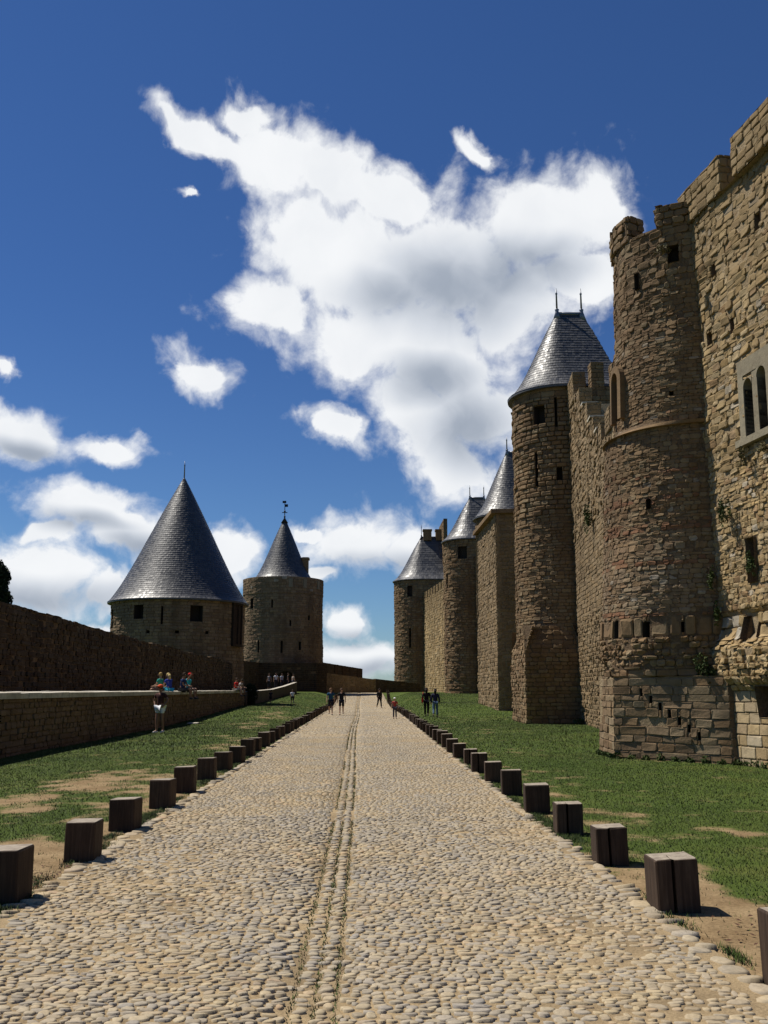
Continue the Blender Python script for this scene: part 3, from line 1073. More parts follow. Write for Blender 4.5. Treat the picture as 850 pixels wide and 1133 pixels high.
def build_road():
    mb = MB()
    ys = np.unique(np.round(np.concatenate([np.arange(-6, 30, 0.3), np.arange(30, 135.1, 0.8)]), 3))
    fr = np.linspace(0, 1, 25)
    Y, Fx = np.meshgrid(ys, fr, indexing='ij')
    X = ROAD_L + (road_r(Y) - ROAD_L) * Fx
    Z = road_z(X, Y) - 0.004
    ny, nx = X.shape
    idx = np.arange(nx * ny).reshape(ny, nx)
    Q = np.stack([idx[:-1, :-1], idx[:-1, 1:], idx[1:, 1:], idx[1:, :-1]], -1).reshape(-1, 4)
    mb.add(np.stack([X, Y, Z], -1).reshape(-1, 3), Q, 0, True)

    def rows(y0, y1, scale, nseg, two):
        L = []
        y = y0
        rng = np.random.default_rng(int(y0 * 10) + 3)
        while y < y1:
            p = rng.uniform(0.042, 0.056) * scale
            x = ROAD_L + 0.02 + rng.uniform(0, 0.1)
            xe = float(road_r(np.array(y)))
            while x < xe - 0.02:
                w = rng.uniform(0.04, 0.11) * scale * (1.45 if rng.random() < 0.06 else 1.0)
                if rng.random() < 0.08:
                    w *= 1.35
                L.append((x + w / 2, y + rng.uniform(-0.3, 0.3) * p, w * rng.uniform(0.44, 0.52), p * rng.uniform(0.46, 0.80)))
                x += w * rng.uniform(0.96, 1.06)
            y += p
        A = np.array(L)
        cx, cy, hx, hy = A.T
        N = len(A)
        hz = rng.uniform(0.003, 0.012, N) * min(scale, 1.2)
        # sand has covered part of the paving
        cov = fbm(cx * 0.55, cy * 0.45, 77, 3)
        low = sstep(0.44, 0.66, cov) * (0.35 + 0.65 * sstep(0.5, 1.7, np.abs(cx)))
        hz *= 1 - 0.52 * low
        keep = rng.random(N) > 0.22 * low + 0.03
        # the gutter runs lengthwise down the middle, kerb stones edge the road
        keep &= np.abs(cx - DRAIN_X - 0.05 * np.sin(cy * 0.12)) - hx > 0.118
        keep &= (cx > ROAD_L + 0.16) & (cx < road_r(cy) - 0.15)
        rot = rng.normal(0, 0.14, N) + 0.25 * (fbm(cx * 0.7, cy * 0.7, 91, 2) - 0.5)
        pebbles(mb, cx[keep], cy[keep], hx[keep], hy[keep], hz[keep], rot[keep], nseg, two)
    rows(2.2, 13, 1.0, 10, True)
    rows(13, 34, 1.0, 6, False)
    rows(34, 72, 1.7, 5, False)
    rows(72, 134, 2.6, 4, False)
    # gutter: three files of stones laid across the flow, sunk between two joints
    L = []
    rng = np.random.default_rng(5)
    for off, wd in ((-0.058, 0.046), (0.058, 0.047)):
        y = 2.2
        while y < 134:
            sc = 1 if y < 30 else 2.2
            p = rng.uniform(0.045, 0.08) * sc
            L.append((DRAIN_X + off + rng.normal(0, 0.016) + 0.05 * math.sin(y * 0.12), y, wd * rng.uniform(0.7, 1.12), p * rng.uniform(0.44, 0.62)))
            y += p
    # kerb: bigger flat stones on both sides
    for side in (-1, 1):
        y = 2.2
        while y < 134:
            sc = 1 if y < 40 else 2
            p = rng.uniform(0.11, 0.25) * sc
            x = ROAD_L + 0.06 if side < 0 else float(road_r(np.array(y))) - 0.05
            L.append((x + rng.normal(0, 0.025), y, rng.uniform(0.055, 0.115), p * 0.48))
            y += p
    A = np.array(L)
    cx, cy, hx, hy = A.T
    pebbles(mb, cx, cy, hx, hy, rng.uniform(0.008, 0.020, len(A)), rng.normal(0, 0.16, len(A)), 8, True)
    o = mb.build('road', [M['sand'], M['pebble']])
    structure(o)


def blades(name, X, Y, Z, h, wd, rng, mat):
    N = len(X)
    a = rng.uniform(0, 2 * np.pi, N)
    lean = rng.uniform(0.1, 0.9, N) * h
    la = rng.uniform(0, 2 * np.pi, N)
    dx, dy = np.cos(a) * wd / 2, np.sin(a) * wd / 2
    V = np.stack([np.stack([X - dx, Y - dy, Z], -1), np.stack([X + dx, Y + dy, Z], -1),
                  np.stack([X + np.cos(la) * lean, Y + np.sin(la) * lean, Z + h], -1)], 1)
    mb = MB()
    mb.add(V.reshape(-1, 3), np.arange(3 * N).reshape(N, 3), 0, False)
    return mb.build(name, [mat])


def build_grass():
    rng = np.random.default_rng(21)
    PX, PY, H, W = [], [], [], []
    # density falls with distance, blade width grows
    for (x0, x1, y0, y1, dens, h, w) in ((-9.3, -2.75, 5.5, 14, 1700, 0.022, 0.008), (2.2, 9.6, 5.5, 14, 1700, 0.022, 0.008),
                                         (-9.3, -2.75, 14, 26, 720, 0.025, 0.012), (2.2, 9.6, 14, 26, 720, 0.025, 0.012),
                                         (-9.2, -2.75, 26, 50, 230, 0.045, 0.018), (2.3, 10.8, 26, 50, 200, 0.045, 0.018),
                                         (-9.2, -2.75, 50, 110, 55, 0.055, 0.035), (2.4, 12.5, 50, 110, 55, 0.055, 0.035)):
        n = int((x1 - x0) * (y1 - y0) * dens)
        x, y = rng.uniform(x0, x1, n), rng.uniform(y0, y1, n)
        g = grassiness(x, y) + 0.35 * (vnoise(x * 7, y * 7, 5) - 0.5)
        edge = (x < ROAD_L - 0.02) | (x > road_r(y) + 0.02)
        k = edge & (rng.random(n) < sstep(0.28, 0.70, g) + 0.04)
        PX.append(x[k])
        PY.append(y[k])
        hh = h * rng.uniform(0.5, 1.3, k.sum())
        H.append(hh)
        W.append(np.full(k.sum(), w) * rng.uniform(0.7, 1.3, k.sum()))
    # tufts along the kerbs and in the gutter joints
    for _ in range(120):
        side = rng.random()
        y = rng.uniform(4.6, 26)
        if side < 0.35:
            x = ROAD_L - rng.uniform(0.02, 0.18)
        elif side < 0.8:
            x = float(road_r(np.array(y))) + rng.uniform(0.0, 0.16)
        else:
            x = DRAIN_X + rng.choice([-0.118, 0.0, 0.118]) + 0.05 * math.sin(y * 0.12)
        n = int(rng.uniform(160, 420)) if side < 0.8 else 26
        s = rng.uniform(0.04, 0.10) if side < 0.8 else 0.02
        PX.append(rng.normal(x, s * 0.7, n))
        PY.append(rng.normal(y, s * 2.6, n))
        H.append(rng.uniform(0.015, 0.05 if side < 0.8 else 0.03, n))
        W.append(np.full(n, 0.007))
    n = 11000
    y = rng.uniform(1, 3, n) + rng.exponential(24, n)
    y = y[y < 120]
    x = DRAIN_X + rng.choice([-0.118, 0.0, 0.118], len(y)) + rng.normal(0, 0.012, len(y)) + 0.05 * np.sin(y * 0.12)
    k = fbm(x * 0.5, y * 0.45, 8, 2) > 0.44
    PX.append(x[k])
    PY.append(y[k])
    H.append(rng.uniform(0.010, 0.024, k.sum()))
    W.append(np.full(k.sum(), 0.006) * (1 + y[k] / 18))
    X, Y, H, W = map(np.concatenate, (PX, PY, H, W))
    Z = np.where((X > ROAD_L) & (X < road_r(Y)), road_z(X, Y), ground_z(X, Y) - 0.008)
    o = blades('grass', X, Y, Z, H, W, rng, M['blade'])
    o['kind'] = 'stuff'
    tag(o, 'short green lawn grass on both sides of the cobbled road', 'grass')


build_ground()
build_road()
build_grass()


# ------------------------------------------------------------------ right side: inner rampart
def window(root, P, h, depth=0.6, name='arrow_slit', sur=0.0, smat='pale', label=None, splay=0.0):
    mb = MB()
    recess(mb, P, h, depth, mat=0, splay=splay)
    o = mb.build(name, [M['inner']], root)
    if label:
        o['label'] = label
    if sur:
        m2 = MB()
        ua, ub, va, vb = h
        pbar(m2, P, [(ua - sur, va - sur / 2), (ub + sur, va - sur / 2)], sur, -0.12, 0.045)
        pbar(m2, P, [(ua - sur, vb + sur / 2), (ub + sur, vb + sur / 2)], sur, -0.12, 0.04)
        pbar(m2, P, [(ua - sur / 2, va), (ua - sur / 2, vb)], sur, -0.12, 0.035)
        pbar(m2, P, [(ub + sur / 2, va), (ub + sur / 2, vb)], sur, -0.12, 0.035)
        m2.build('frame', [M[smat]], o)
    return o


def hood(root, P, uc, hw, v0, vs, w, d1, name='arch_moulding', smat='pale'):
    pts = [(uc - hw, v0), (uc - hw, (v0 + vs) / 2), (uc - hw, vs)]
    pts += [(uc - hw * math.cos(a), vs + hw * math.sin(a)) for a in np.linspace(0.2, math.pi - 0.2, 12)]
    pts += [(uc + hw, vs), (uc + hw, (v0 + vs) / 2), (uc + hw, v0)]
    mb = MB()
    pbar(mb, P, pts, w, -0.1, d1)
    return mb.build(name, [M[smat]], root)


def spandrels(mb, P, ua, ub, vs, vb, d=-0.02, n=10):
    """fills the top corners of a rectangular opening so that it reads as round-headed"""
    uc, r = (ua + ub) / 2, (ub - ua) / 2
    a = np.linspace(0, math.pi, n)
    arc = np.stack([uc - r * np.cos(a), vs + (vb - vs) * np.sin(a)], 1)
    V0 = P(arc[:, 0], arc[:, 1], d)
    V1 = P(arc[:, 0], np.full(n, vb + 0.002), d)
    V2 = P(arc[:, 0], arc[:, 1], d - 0.25)
    F = [(k, k + 1, n + k + 1, n + k) for k in range(n - 1)] + [(k + 1, k, 2 * n + k, 2 * n + k + 1) for k in range(n - 1)]
    mb.add(np.concatenate([V0, V1, V2]), F, 0)


def merlon(root, path, u0, u1, v0, v1, thick, mats, seed, name='merlon', lift=0.0):
    """one upstanding block of the parapet, four faced sides and a flat coping"""
    (p0, n0), (p1, n1) = path.at(np.array([u0]))[0:2], path.at(np.array([u1]))[0:2]
    us = np.linspace(u0, u1, 5)
    pf, nf = path.at(us)
    front = pf + nf * 0.03
    back = (pf - nf * thick)[::-1]
    loop = [tuple(p) for p in np.vstack([front, back])]
    lp = Path(loop, True, smooth=False)
    P = prism(lp)
    br = [lp.s[4], lp.s[5], lp.s[9]]
    mb = MB()
    masonry(mb, P, 0, lp.L, v0, v1, [zone(v0, v1, ch=(0.16, 0.26), cw=(0.25, 0.5), prot=(0.0, 0.03))], breaks=br, seed=seed, undul=0.0, wave=0.01)
    V = np.c_[np.array(loop), np.full(len(loop), v1 - 0.01)]
    n = len(loop)
    mb.add(V, [(k, k + 1, n - 2 - k, n - 1 - k) for k in range(4)], 1)
    return mb.build(name, mats, root)


MT_N = [M['near'], M['mortar']]
MT_B = [M['brown'], M['mortar_d']]
MT_G = [M['grey'], M['mortar']]

# --- tall wall nearest on the right (its face looks at the road)
A_, B_ = np.array([8.40, 22.70]), np.array([8.69, 20.55])
dirw = (B_ - A_) / np.linalg.norm(B_ - A_)
W1a = A_ - dirw * 1.2
W1b = A_ + dirw * 12.5
w1 = Path([tuple(W1a), tuple(W1b)], smooth=False)


def w1u(y):
    return (y - W1a[1]) / dirw[1]


# Y,Z features -> u
WT = 13.55
root = thing('rampart_wall', 'tall ochre rubble rampart wall with a twin round-headed window, nearest on the right', 'rampart wall', (8.69, 20.55, 0))


def w1bat(v):
    # bulging rubble core about two metres up, undercut below it
    return 0.20 * sstep(1.55, 2.0, v) * (1 - sstep(2.55, 2.85, v)) - 0.10 * sstep(2.75, 2.9, v) * (1 - sstep(3.3, 3.5, v)) - 0.10 * sstep(3, 14, v)


P = prism(w1, w1bat)
uy = w1u
lan = [(uy(20.46), uy(20.10), 7.25, 8.62), (uy(19.90), uy(19.54), 7.30, 8.72)]
pockets = [(uy(21.25), uy(20.95), 2.75, 3.28), (uy(20.62), uy(20.50), 2.78, 3.2), (uy(20.82), uy(20.48), 4.0, 5.0),
           (uy(20.75), uy(18.6), 1.05, 1.72), (uy(22.0), uy(21.75), 10.0, 10.35), (uy(20.9), uy(20.72), 9.9, 10.3), (uy(21.6), uy(21.42), 11.7, 12.0), (uy(19.6), uy(19.4), 11.9, 12.3)]


def t_near(rng, u, v):
    q = rng.random()
    if v < 2.0:
        return -0.5 * rng.random()
    return -0.7 if q < 0.05 else (0.40 if q < 0.13 else 0.0)


mb = MB()
zs = [zone(-0.6, 1.62, ch=(0.22, 0.27), cw=(0.28, 0.62), prot=(0.0, 0.012), gap=0.014, jit=0.06, tilt=0.05, inset=0.05, skip=0.0, tint=t_near),
      zone(1.62, 2.75, ch=(0.10, 0.2), cw=(0.10, 0.28), prot=(-0.02, 0.09), gap=0.006, jit=0.3, tilt=0.8, skip=0.05, inset=0.25),
      zone(2.75, 3.35, ch=(0.28, 0.32), cw=(0.3, 0.7), prot=(-0.03, 0.10), gap=0.02, jit=0.2, tilt=0.5, skip=0.15, tint=lambda r_, u, v: -0.9 * (r_.random() < 0.4)),
      zone(3.35, 6.6, ch=(0.08, 0.15), cw=(0.11, 0.30), prot=(-0.014, 0.022), gap=0.004, skip=0.05, jit=0.40, tilt=0.40, tint=t_near, inset=0.12),
      zone(6.6, 13.6, ch=(0.09, 0.20), cw=(0.12, 0.44), prot=(-0.018, 0.036), gap=0.004, skip=0.06, jit=0.42, tilt=0.42, tint=t_near, inset=0.11)]
masonry(mb, P, 0, w1.L, -0.6, WT, zs, holes=lan + pockets, seed=101, undul=0.12, step=0.35, depth=0.016)
wall_back(mb, w1, -0.6, lambda u: np.full_like(u, WT), 2.2, 12)
ow = mb.build('wall', MT_N, root)
fr = MB()
ua, ub = lan[0][0] - 0.22, lan[1][1] + 0.22
for h in lan:
    spandrels(fr, P, h[0], h[1], h[3] - 0.20, h[3] + 0.004, d=0.03)
pbar(fr, P, [(ua, 8.92), (ub, 8.92)], 0.38, -0.2, 0.03)
pbar(fr, P, [(ua + 0.11, 7.25), (ua + 0.11, 8.73)], 0.22, -0.2, 0.03)
pbar(fr, P, [(ub - 0.11, 7.25), (ub - 0.11, 8.73)], 0.22, -0.2, 0.03)
pbar(fr, P, [((lan[0][1] + lan[1][0]) / 2, 7.25), ((lan[0][1] + lan[1][0]) / 2, 8.73)], lan[1][0] - lan[0][1], -0.25, 0.02)
ofr = fr.build('window_frame', [M['pale']], root)
for h in lan:
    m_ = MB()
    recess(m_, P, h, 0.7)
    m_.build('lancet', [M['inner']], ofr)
sl = MB()
pbar(sl, P, [(ua - 0.1, 7.17), (ub + 0.1, 7.17)], 0.16, -0.2, 0.12)
sl.build('sill', [M['pale']], ofr)
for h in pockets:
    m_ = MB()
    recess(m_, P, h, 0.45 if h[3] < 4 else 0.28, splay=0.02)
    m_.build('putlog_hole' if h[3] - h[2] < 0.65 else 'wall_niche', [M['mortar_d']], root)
# crenellated top, two openings
for i, (ya, yb, zt) in enumerate([(22.85, 20.72, 14.48), (20.16, 18.5, 14.55), (17.7, 15.6, 14.3), (14.8, 12.0, 14.3)]):
    merlon(root, w1, uy(ya), uy(yb), WT - 0.02, zt, 0.75, MT_N, 140 + i)

# --- nearest round tower
T1C = lambda v: (np.interp(v, [0, 3, 8.2, 8.25, 15], [8.49, 8.57, 8.72, 8.84, 9.00]), np.interp(v, [0, 8.2, 8.25, 15], [24.62, 24.42, 24.27, 24.25]))
T1R = lambda v: np.interp(v, [0, 1.8, 1.98, 3.0, 8.2, 8.22, 10.4, 11.2, 13.0, 15], [1.75, 1.8, 2.22, 2.27, 2.08, 2.0, 1.98, 1.92, 1.94, 2.0])


def P1(u, v, d):
    u, v, d = np.broadcast_arrays(np.asarray(u, float), np.asarray(v, float), np.asarray(d, float))
    th = R(95) + u / 2.2
    cx_, cy_ = T1C(v)
    rr = T1R(v) + d
    return np.stack([cx_ + rr * np.cos(th), cy_ + rr * np.sin(th), v], -1)


def t1u(deg):
    return (R(deg) - R(95)) * 2.2


L1 = 2.2 * R(330)
root = thing('round_tower', 'roofless round brown rubble tower with square ashlar foot, nearest tower on the right', 'tower', (8.5, 24.4, 0))


def t_tower1(rng, u, v):
    q = rng.random()
    for vb, wd in ((6.98, 0.09), (6.35, 0.07), (5.62, 0.10), (4.72, 0.07), (3.45, 0.08)):
        if abs(v - vb - 0.05 * math.sin(u * 2.1)) < wd and q < 0.6:
            return 0.55 + 0.4 * rng.random()
    return (-0.5 if q < 0.04 else (0.5 if q < 0.06 else 0.0)) - 0.22 * float(1 - sstep(3.6, 6.4, v)) * rng.random()


hs = [(t1u(177), t1u(190), 8.75, 10.25), (t1u(238), t1u(246), 12.55, 13.0), (t1u(208), t1u(212), 12.1, 12.55),
      (t1u(198), t1u(202), 2.92, 3.36), (t1u(222), t1u(227), 2.9, 3.28), (t1u(246), t1u(248), 3.0, 3.25),
      (t1u(236), t1u(239), 8.95, 9.07), (t1u(224), t1u(227), 6.1, 6.35)]
mb = MB()
zs = [zone(1.5, 2.2, ch=(0.16, 0.24), cw=(0.2, 0.5), prot=(-0.02, 0.04)),
      zone(2.2, 2.9, ch=(0.09, 0.17), cw=(0.10, 0.26), prot=(-0.03, 0.08), gap=0.005, jit=0.32, tilt=0.9, skip=0.04, inset=0.26),
      zone(2.9, 3.4, ch=(0.46, 0.50), cw=(0.35, 0.6), prot=(-0.02, 0.05), gap=0.02, jit=0.15, tilt=0.3, skip=0.05),
      zone(3.4, 5.2, ch=(0.07, 0.13), cw=(0.10, 0.28), prot=(-0.012, 0.012), gap=0.003, skip=0.04, jit=0.42, tilt=0.32, tint=t_tower1, inset=0.10),
      zone(5.2, 8.2, ch=(0.07, 0.14), cw=(0.10, 0.30), prot=(-0.014, 0.018), gap=0.003, skip=0.05, jit=0.42, tilt=0.36, tint=t_tower1, inset=0.11),
      zone(8.2, 10.6, ch=(0.07, 0.12), cw=(0.12, 0.32), prot=(-0.010, 0.013), gap=0.003, skip=0.03, jit=0.38, tilt=0.32, tint=t_tower1, inset=0.10),
      zone(10.6, 12.2, ch=(0.09, 0.16), cw=(0.14, 0.34), prot=(-0.012, 0.026), gap=0.004, skip=0.04, jit=0.40, tilt=0.40, inset=0.12),
      zone(12.2, 13.62, ch=(0.14, 0.21), cw=(0.2, 0.42), prot=(-0.01, 0.030), gap=0.005, skip=0.03, jit=0.28, tilt=0.35, inset=0.12)]
masonry(mb, P1, 0, L1, -0.3, 13.6, zs, holes=hs, seed=7, undul=0.09, step=0.3, depth=0.014, stone_u=(t1u(130), t1u(285)))
cap_fan(mb, P1, 0, 2.2 * 2 * math.pi, 13.58, -0.05)
mb.build('shaft', MT_B, root)
# crown
us_m = [(t1u(140), t1u(203), 14.30), (t1u(230), t1u(292), 14.16)]
for i, (a, b, zt) in enumerate(us_m):
    loop = []
    for q in np.linspace(a, b, 14):
        loop.append(P1(q, 13.6, 0.02)[:2])
    for q in np.linspace(b, a, 14):
        loop.append(P1(q, 13.6, -0.55)[:2])
    lp = Path([tuple(p) for p in loop], True, smooth=False)
    Pm = prism(lp)
    br = [lp.s[13], lp.s[14], lp.s[27]]
    m_ = MB()
    uh = lp.s[13] * 0.50
    tri = [(uh - 0.06, uh + 0.06, 13.62, 13.86)] if i == 1 else []
    tf = (lambda zt: (lambda u: zt + 0.10 * (fbm(np.asarray(u) * 1.3, np.asarray(u) * 0.1, 66, 2) - 0.5)))(zt)
    masonry(m_, Pm, 0, lp.L, 13.58, zt + 0.1, [zone(13.58, zt + 0.1, ch=(0.15, 0.22), cw=(0.2, 0.42), prot=(0.0, 0.06), jit=0.3, tilt=0.4)], holes=tri, breaks=br, seed=160 + i, undul=0.0, wave=0.02, step=0.2, top=tf)
    V = np.c_[np.array(loop), np.full(len(loop), zt - 0.01)]
    m_.add(V, [(k, k + 1, 26 - k, 27 - k) for k in range(13)], 1)
    om = m_.build('merlon', MT_B, root)
    if tri:
        m2 = MB()
        recess(m2, Pm, tri[0], 0.3)
        m2.build('loophole', [M['inner']], om)
# string course and blocked arch
m_ = MB()
pbar(m_, P1, [(q, 8.21) for q in np.linspace(t1u(150), t1u(290), 50)], 0.08, -0.1, 0.10)
m_.build('string_course', [M['brown']], root)
window(root, P1, hs[0], 0.45, 'blind_niche')
hood(root, P1, (hs[0][0] + hs[0][1]) / 2, (hs[0][1] - hs[0][0]) / 2 + 0.09, 8.7, 9.80, 0.18, 0.13, smat='brown')
m_ = MB()
spandrels(m_, P1, hs[0][0], hs[0][1], 9.98, 10.254, d=0.0)
m_.build('niche_head', [M['brown']], root)
for h in hs[1:3] + hs[6:]:
    window(root, P1, h, 0.35, 'putlog_hole')
for h in hs[3:6]:
    window(root, P1, h, 0.3, 'wall_niche', splay=0.05)
# square foot, two faces seen
fp = Path([(8.2, 26.4), (6.31, 25.45), (6.21, 23.62), (8.38, 21.66), (9.4, 21.6), (9.4, 27.0)], True, smooth=False)
Pf = prism(fp, lambda v: -0.05 * v)
m_ = MB()
br = [fp.s[1], fp.s[2], fp.s[3], fp.s[4], fp.s[5]]
diag = []
for k in range(7):
    uu = fp.s[2] + 0.72 + 0.235 * k
    vv = 1.62 - 0.165 * k
    diag.append((uu, uu + 0.07, vv - 0.13, vv + 0.05))
masonry(m_, Pf, 0, fp.L, -0.5, 2.1, [zone(-0.5, 2.1, ch=(0.15, 0.25), cw=(0.28, 0.75), prot=(0.0, 0.026), gap=0.010, jit=0.16, tilt=0.18, inset=0.06, tint=lambda r_, u, v: -0.12 * r_.random())], holes=diag, breaks=br, seed=71, undul=0.05, step=0.3, depth=0.014, stone_u=(0, fp.s[4]),
        top=lambda u: 2.05 - 0.14 * (vnoise(np.asarray(u) * 3.1, np.asarray(u) * 0, 4)))
cap_fan(m_, Pf, 0, fp.L, 1.95, -0.05, 60)
ofoot = m_.build('foot', [M['brown'], M['mortar']], root)
for h in diag:
    m2 = MB()
    recess(m2, Pf, h, 0.3)
    m2.build('crack_pocket', [M['inner']], ofoot)


# --- curtain wall between the two nearest towers, stepping down towards the viewer
cw = Path([(10.95, 48.2), (8.75, 25.6)], smooth=False)
cu = lambda y: (48.2 - y) / (48.2 - 25.6) * cw.L
root = thing('curtain_wall', 'light rubble curtain wall with stepped merlons between roofless tower and double-finial tower', 'rampart wall', (9.9, 37, 0))
mb = MB()


def ctop(u):
    y = 48.2 - np.asarray(u) / cw.L * 22.6
    return np.interp(y, [25, 38.4, 38.41, 40.1, 40.11, 42.2, 42.21, 44.4, 44.41, 49], [11.7, 11.7, 12.6, 12.6, 13.6, 13.6, 14.9, 14.9, 16.1, 16.1])


masonry(mb, prism(cw), 0, cw.L, -0.6, 16.1, [zone(-0.6, 5, ch=(0.13, 0.22), cw=(0.18, 0.42), prot=(-0.02, 0.06), jit=0.3, tilt=0.5, skip=0.02),
                                            zone(5, 9, ch=(0.16, 0.24), cw=(0.3, 0.7), prot=(0.0, 0.03)),
                                            zone(9, 16.1, ch=(0.18, 0.28), cw=(0.25, 0.6), prot=(-0.02, 0.07), skip=0.03, jit=0.28, tilt=0.5)],
        seed=31, undul=0.08, top=ctop, stone_u=(0, cu(35.5)))
wall_back(mb, cw, -0.6, ctop, 1.4, 60)
mb.build('wall', MT_G, root)
for i, (ya, yb, z0, z1) in enumerate([(47.6, 45.3, 16.1, 17.5), (44.2, 43.3, 14.9, 16.0), (41.9, 41.0, 13.6, 14.55), (39.9, 39.2, 12.6, 13.35), (38.2, 37.4, 11.7, 12.6), (36.4, 35.2, 11.7, 12.6)]):
    merlon(root, cw, cu(ya), cu(yb), z0 - 0.02, z1, 0.6, MT_G, 210 + i)
m_ = MB()
for ya, yb, z in ((41.0, 40.1, 13.62), (39.2, 38.45, 12.62), (42.9, 42.25, 14.92)):
    pbar(m_, prism(cw), [(cu(ya), z), (cu(yb), z)], 0.08, -0.7, 0.05)
m_.build('coping', [M['coping']], root)

# --- dark crenellated block rising behind the curtain
root = thing('keep_block', 'dark crenellated block rising behind the stepped merlons beside the roofless tower', 'tower', (12.6, 44, 0))
kp = Path([(11.25, 47.5), (11.25, 44.0), (14.6, 44.0), (14.6, 47.5)], True, smooth=False)
mb = MB()
masonry(mb, prism(kp), 0, kp.L, 8, 16.3, [zone(8, 16.3, ch=(0.2, 0.3), cw=(0.3, 0.6), prot=(0, 0.03))], breaks=[kp.s[1], kp.s[2], kp.s[3]], seed=33, stone_u=(0, kp.s[2]), undul=0.02)
m0 = MB()
cap_fan(mb, prism(kp), 0, kp.L, 16.28, -0.05, 40)
mb.build('wall', MT_B, root)
k2 = Path([(11.25, 44.0), (14.6, 44.0)], smooth=False)
for i, (a, b) in enumerate([(0.0, 0.62), (1.05, 2.2), (2.7, 3.3)]):
    merlon(root, k2, a, b, 16.25, 17.55, 0.6, MT_B, 230 + i)


# --- horseshoe towers of the inner rampart
def horseshoe_tower(label, cx, cy, r, face, L, z_eave, z_ridge, ridge_len, zones, mats, seed, holes, over=0.28, foot=None, fin=1.3, bat=None, apex=0.05, name='horseshoe_tower', row=0.19, width=0.15, v0=-0.6):
    root = thing(name, label, 'tower', (cx, cy, gz(cx - r, cy - r)), 'roofed towers along the inner rampart')
    pth = Path(horseshoe(cx, cy, r, face, L), True)
    P = prism(pth, bat)
    mb = MB()
    us = (0, math.pi * r + L)
    masonry(mb, P, 0, pth.L, v0, z_eave, zones, holes=holes, seed=seed, stone_u=us, undul=0.05, step=0.4)
    cap_fan(mb, P, 0, pth.L, z_eave - 0.02, -0.05)
    mb.build('wall', mats, root)
    for h in holes:
        window(root, P, h, 0.5, 'window' if h[1] - h[0] > 0.4 else 'arrow_slit')
    ev = horseshoe(cx, cy, r + over, face, L + over, 60)
    a = R(face)
    dx, dy = -math.cos(a), -math.sin(a)
    n = 60
    rd = [(cx + dx * apex + 0.02 * math.cos(q), cy + dy * apex + 0.02 * math.sin(q)) for q in np.linspace(a - math.pi / 2, a + math.pi / 2, n)]
    e = (cx + dx * ridge_len, cy + dy * ridge_len)
    m = 6
    rd += [(cx + dx * (apex + (ridge_len - apex) * k / m), cy + dy * (apex + (ridge_len - apex) * k / m)) for k in range(1, m + 1)]
    rd += [e] * m
    rd += [(cx + dx * (apex + (ridge_len - apex) * (1 - k / m)), cy + dy * (apex + (ridge_len - apex) * (1 - k / m))) for k in range(1, m)]
    rf = make_roof(root, ev, rd, z_eave, z_ridge, seed, row=row, width=width)
    m_ = MB()
    m_.tube([(cx + dx * apex, cy + dy * apex, z_ridge + 0.0), e + (z_ridge + 0.0,)], 0.11, 8)
    m_.build('ridge_cap', [M['lead']], rf)
    if fin:
        finial(rf, cx + dx * apex, cy + dy * apex, z_ridge, fin, M['lead'])
        finial(rf, e[0], e[1], z_ridge, fin, M['lead'])
    return root, P, rf


# tower with the two finials, second along the right
def uang(cx, cy, r, face, deg):
    return (R(deg) - R(face - 90)) * r


t2c, t2r = (10.98, 50.2), 2.58
ua2 = lambda d: uang(*t2c, t2r, 180, d)
zs2 = [zone(-0.6, 5.5, ch=(0.13, 0.24), cw=(0.2, 0.5), prot=(-0.02, 0.05), jit=0.3, tilt=0.4),
       zone(5.5, 10.6, ch=(0.14, 0.22), cw=(0.2, 0.5), prot=(-0.02, 0.05), jit=0.25, tilt=0.4),
       zone(10.6, 17.0, ch=(0.22, 0.30), cw=(0.32, 0.62), prot=(0.02, 0.11), gap=0.025, jit=0.18, tilt=0.3, skip=0.03, inset=0.22),
       zone(17.0, 17.7, ch=(0.3, 0.35), cw=(0.5, 0.8), prot=(0.0, 0.02))]
h2 = [(ua2(226), ua2(240), 15.55, 16.55), (ua2(226), ua2(229), 12.2, 14.0), (ua2(252), ua2(258), 12.4, 13.1), (ua2(252), ua2(254.5), 15.3, 16.9)]
root2, P2, rf2 = horseshoe_tower('tall bossed stone tower with half-cone slate roof and two finials, beside the stepped curtain wall', t2c[0], t2c[1], t2r, 180, 3.0, 17.55, 22.65, 1.45, zs2, MT_B, 52, h2,
                                 bat=lambda v: 0.16 * (1 - sstep(0, 16, v)), fin=1.55)
# square foot with a broached top
fx = Path([(8.32, 52.6), (8.14, 47.15), (11.1, 47.25), (11.1, 52.6)], True, smooth=False)
m_ = MB()
Pfx = prism(fx, lambda v: -0.55 * sstep(3.3, 5.4, v))
masonry(m_, Pfx, 0, fx.L, -0.6, 5.0, [zone(-0.6, 5.0, ch=(0.15, 0.27), cw=(0.25, 0.6), prot=(-0.02, 0.06), jit=0.25, tilt=0.4)], breaks=[fx.s[1], fx.s[2], fx.s[3]], seed=54, stone_u=(0, fx.s[2]),
        top=lambda u: 4.55 + 0.5 * (fbm(np.asarray(u) * 0.9, np.asarray(u) * 0, 9, 2)))
cap_fan(m_, Pfx, 0, fx.L, 4.5, -0.1, 40)
m_.build('foot', MT_B, root2)
for q in (uang(*t2c, t2r, 180, 215), uang(*t2c, t2r, 180, 200), uang(*t2c, t2r, 180, 245)):
    pass

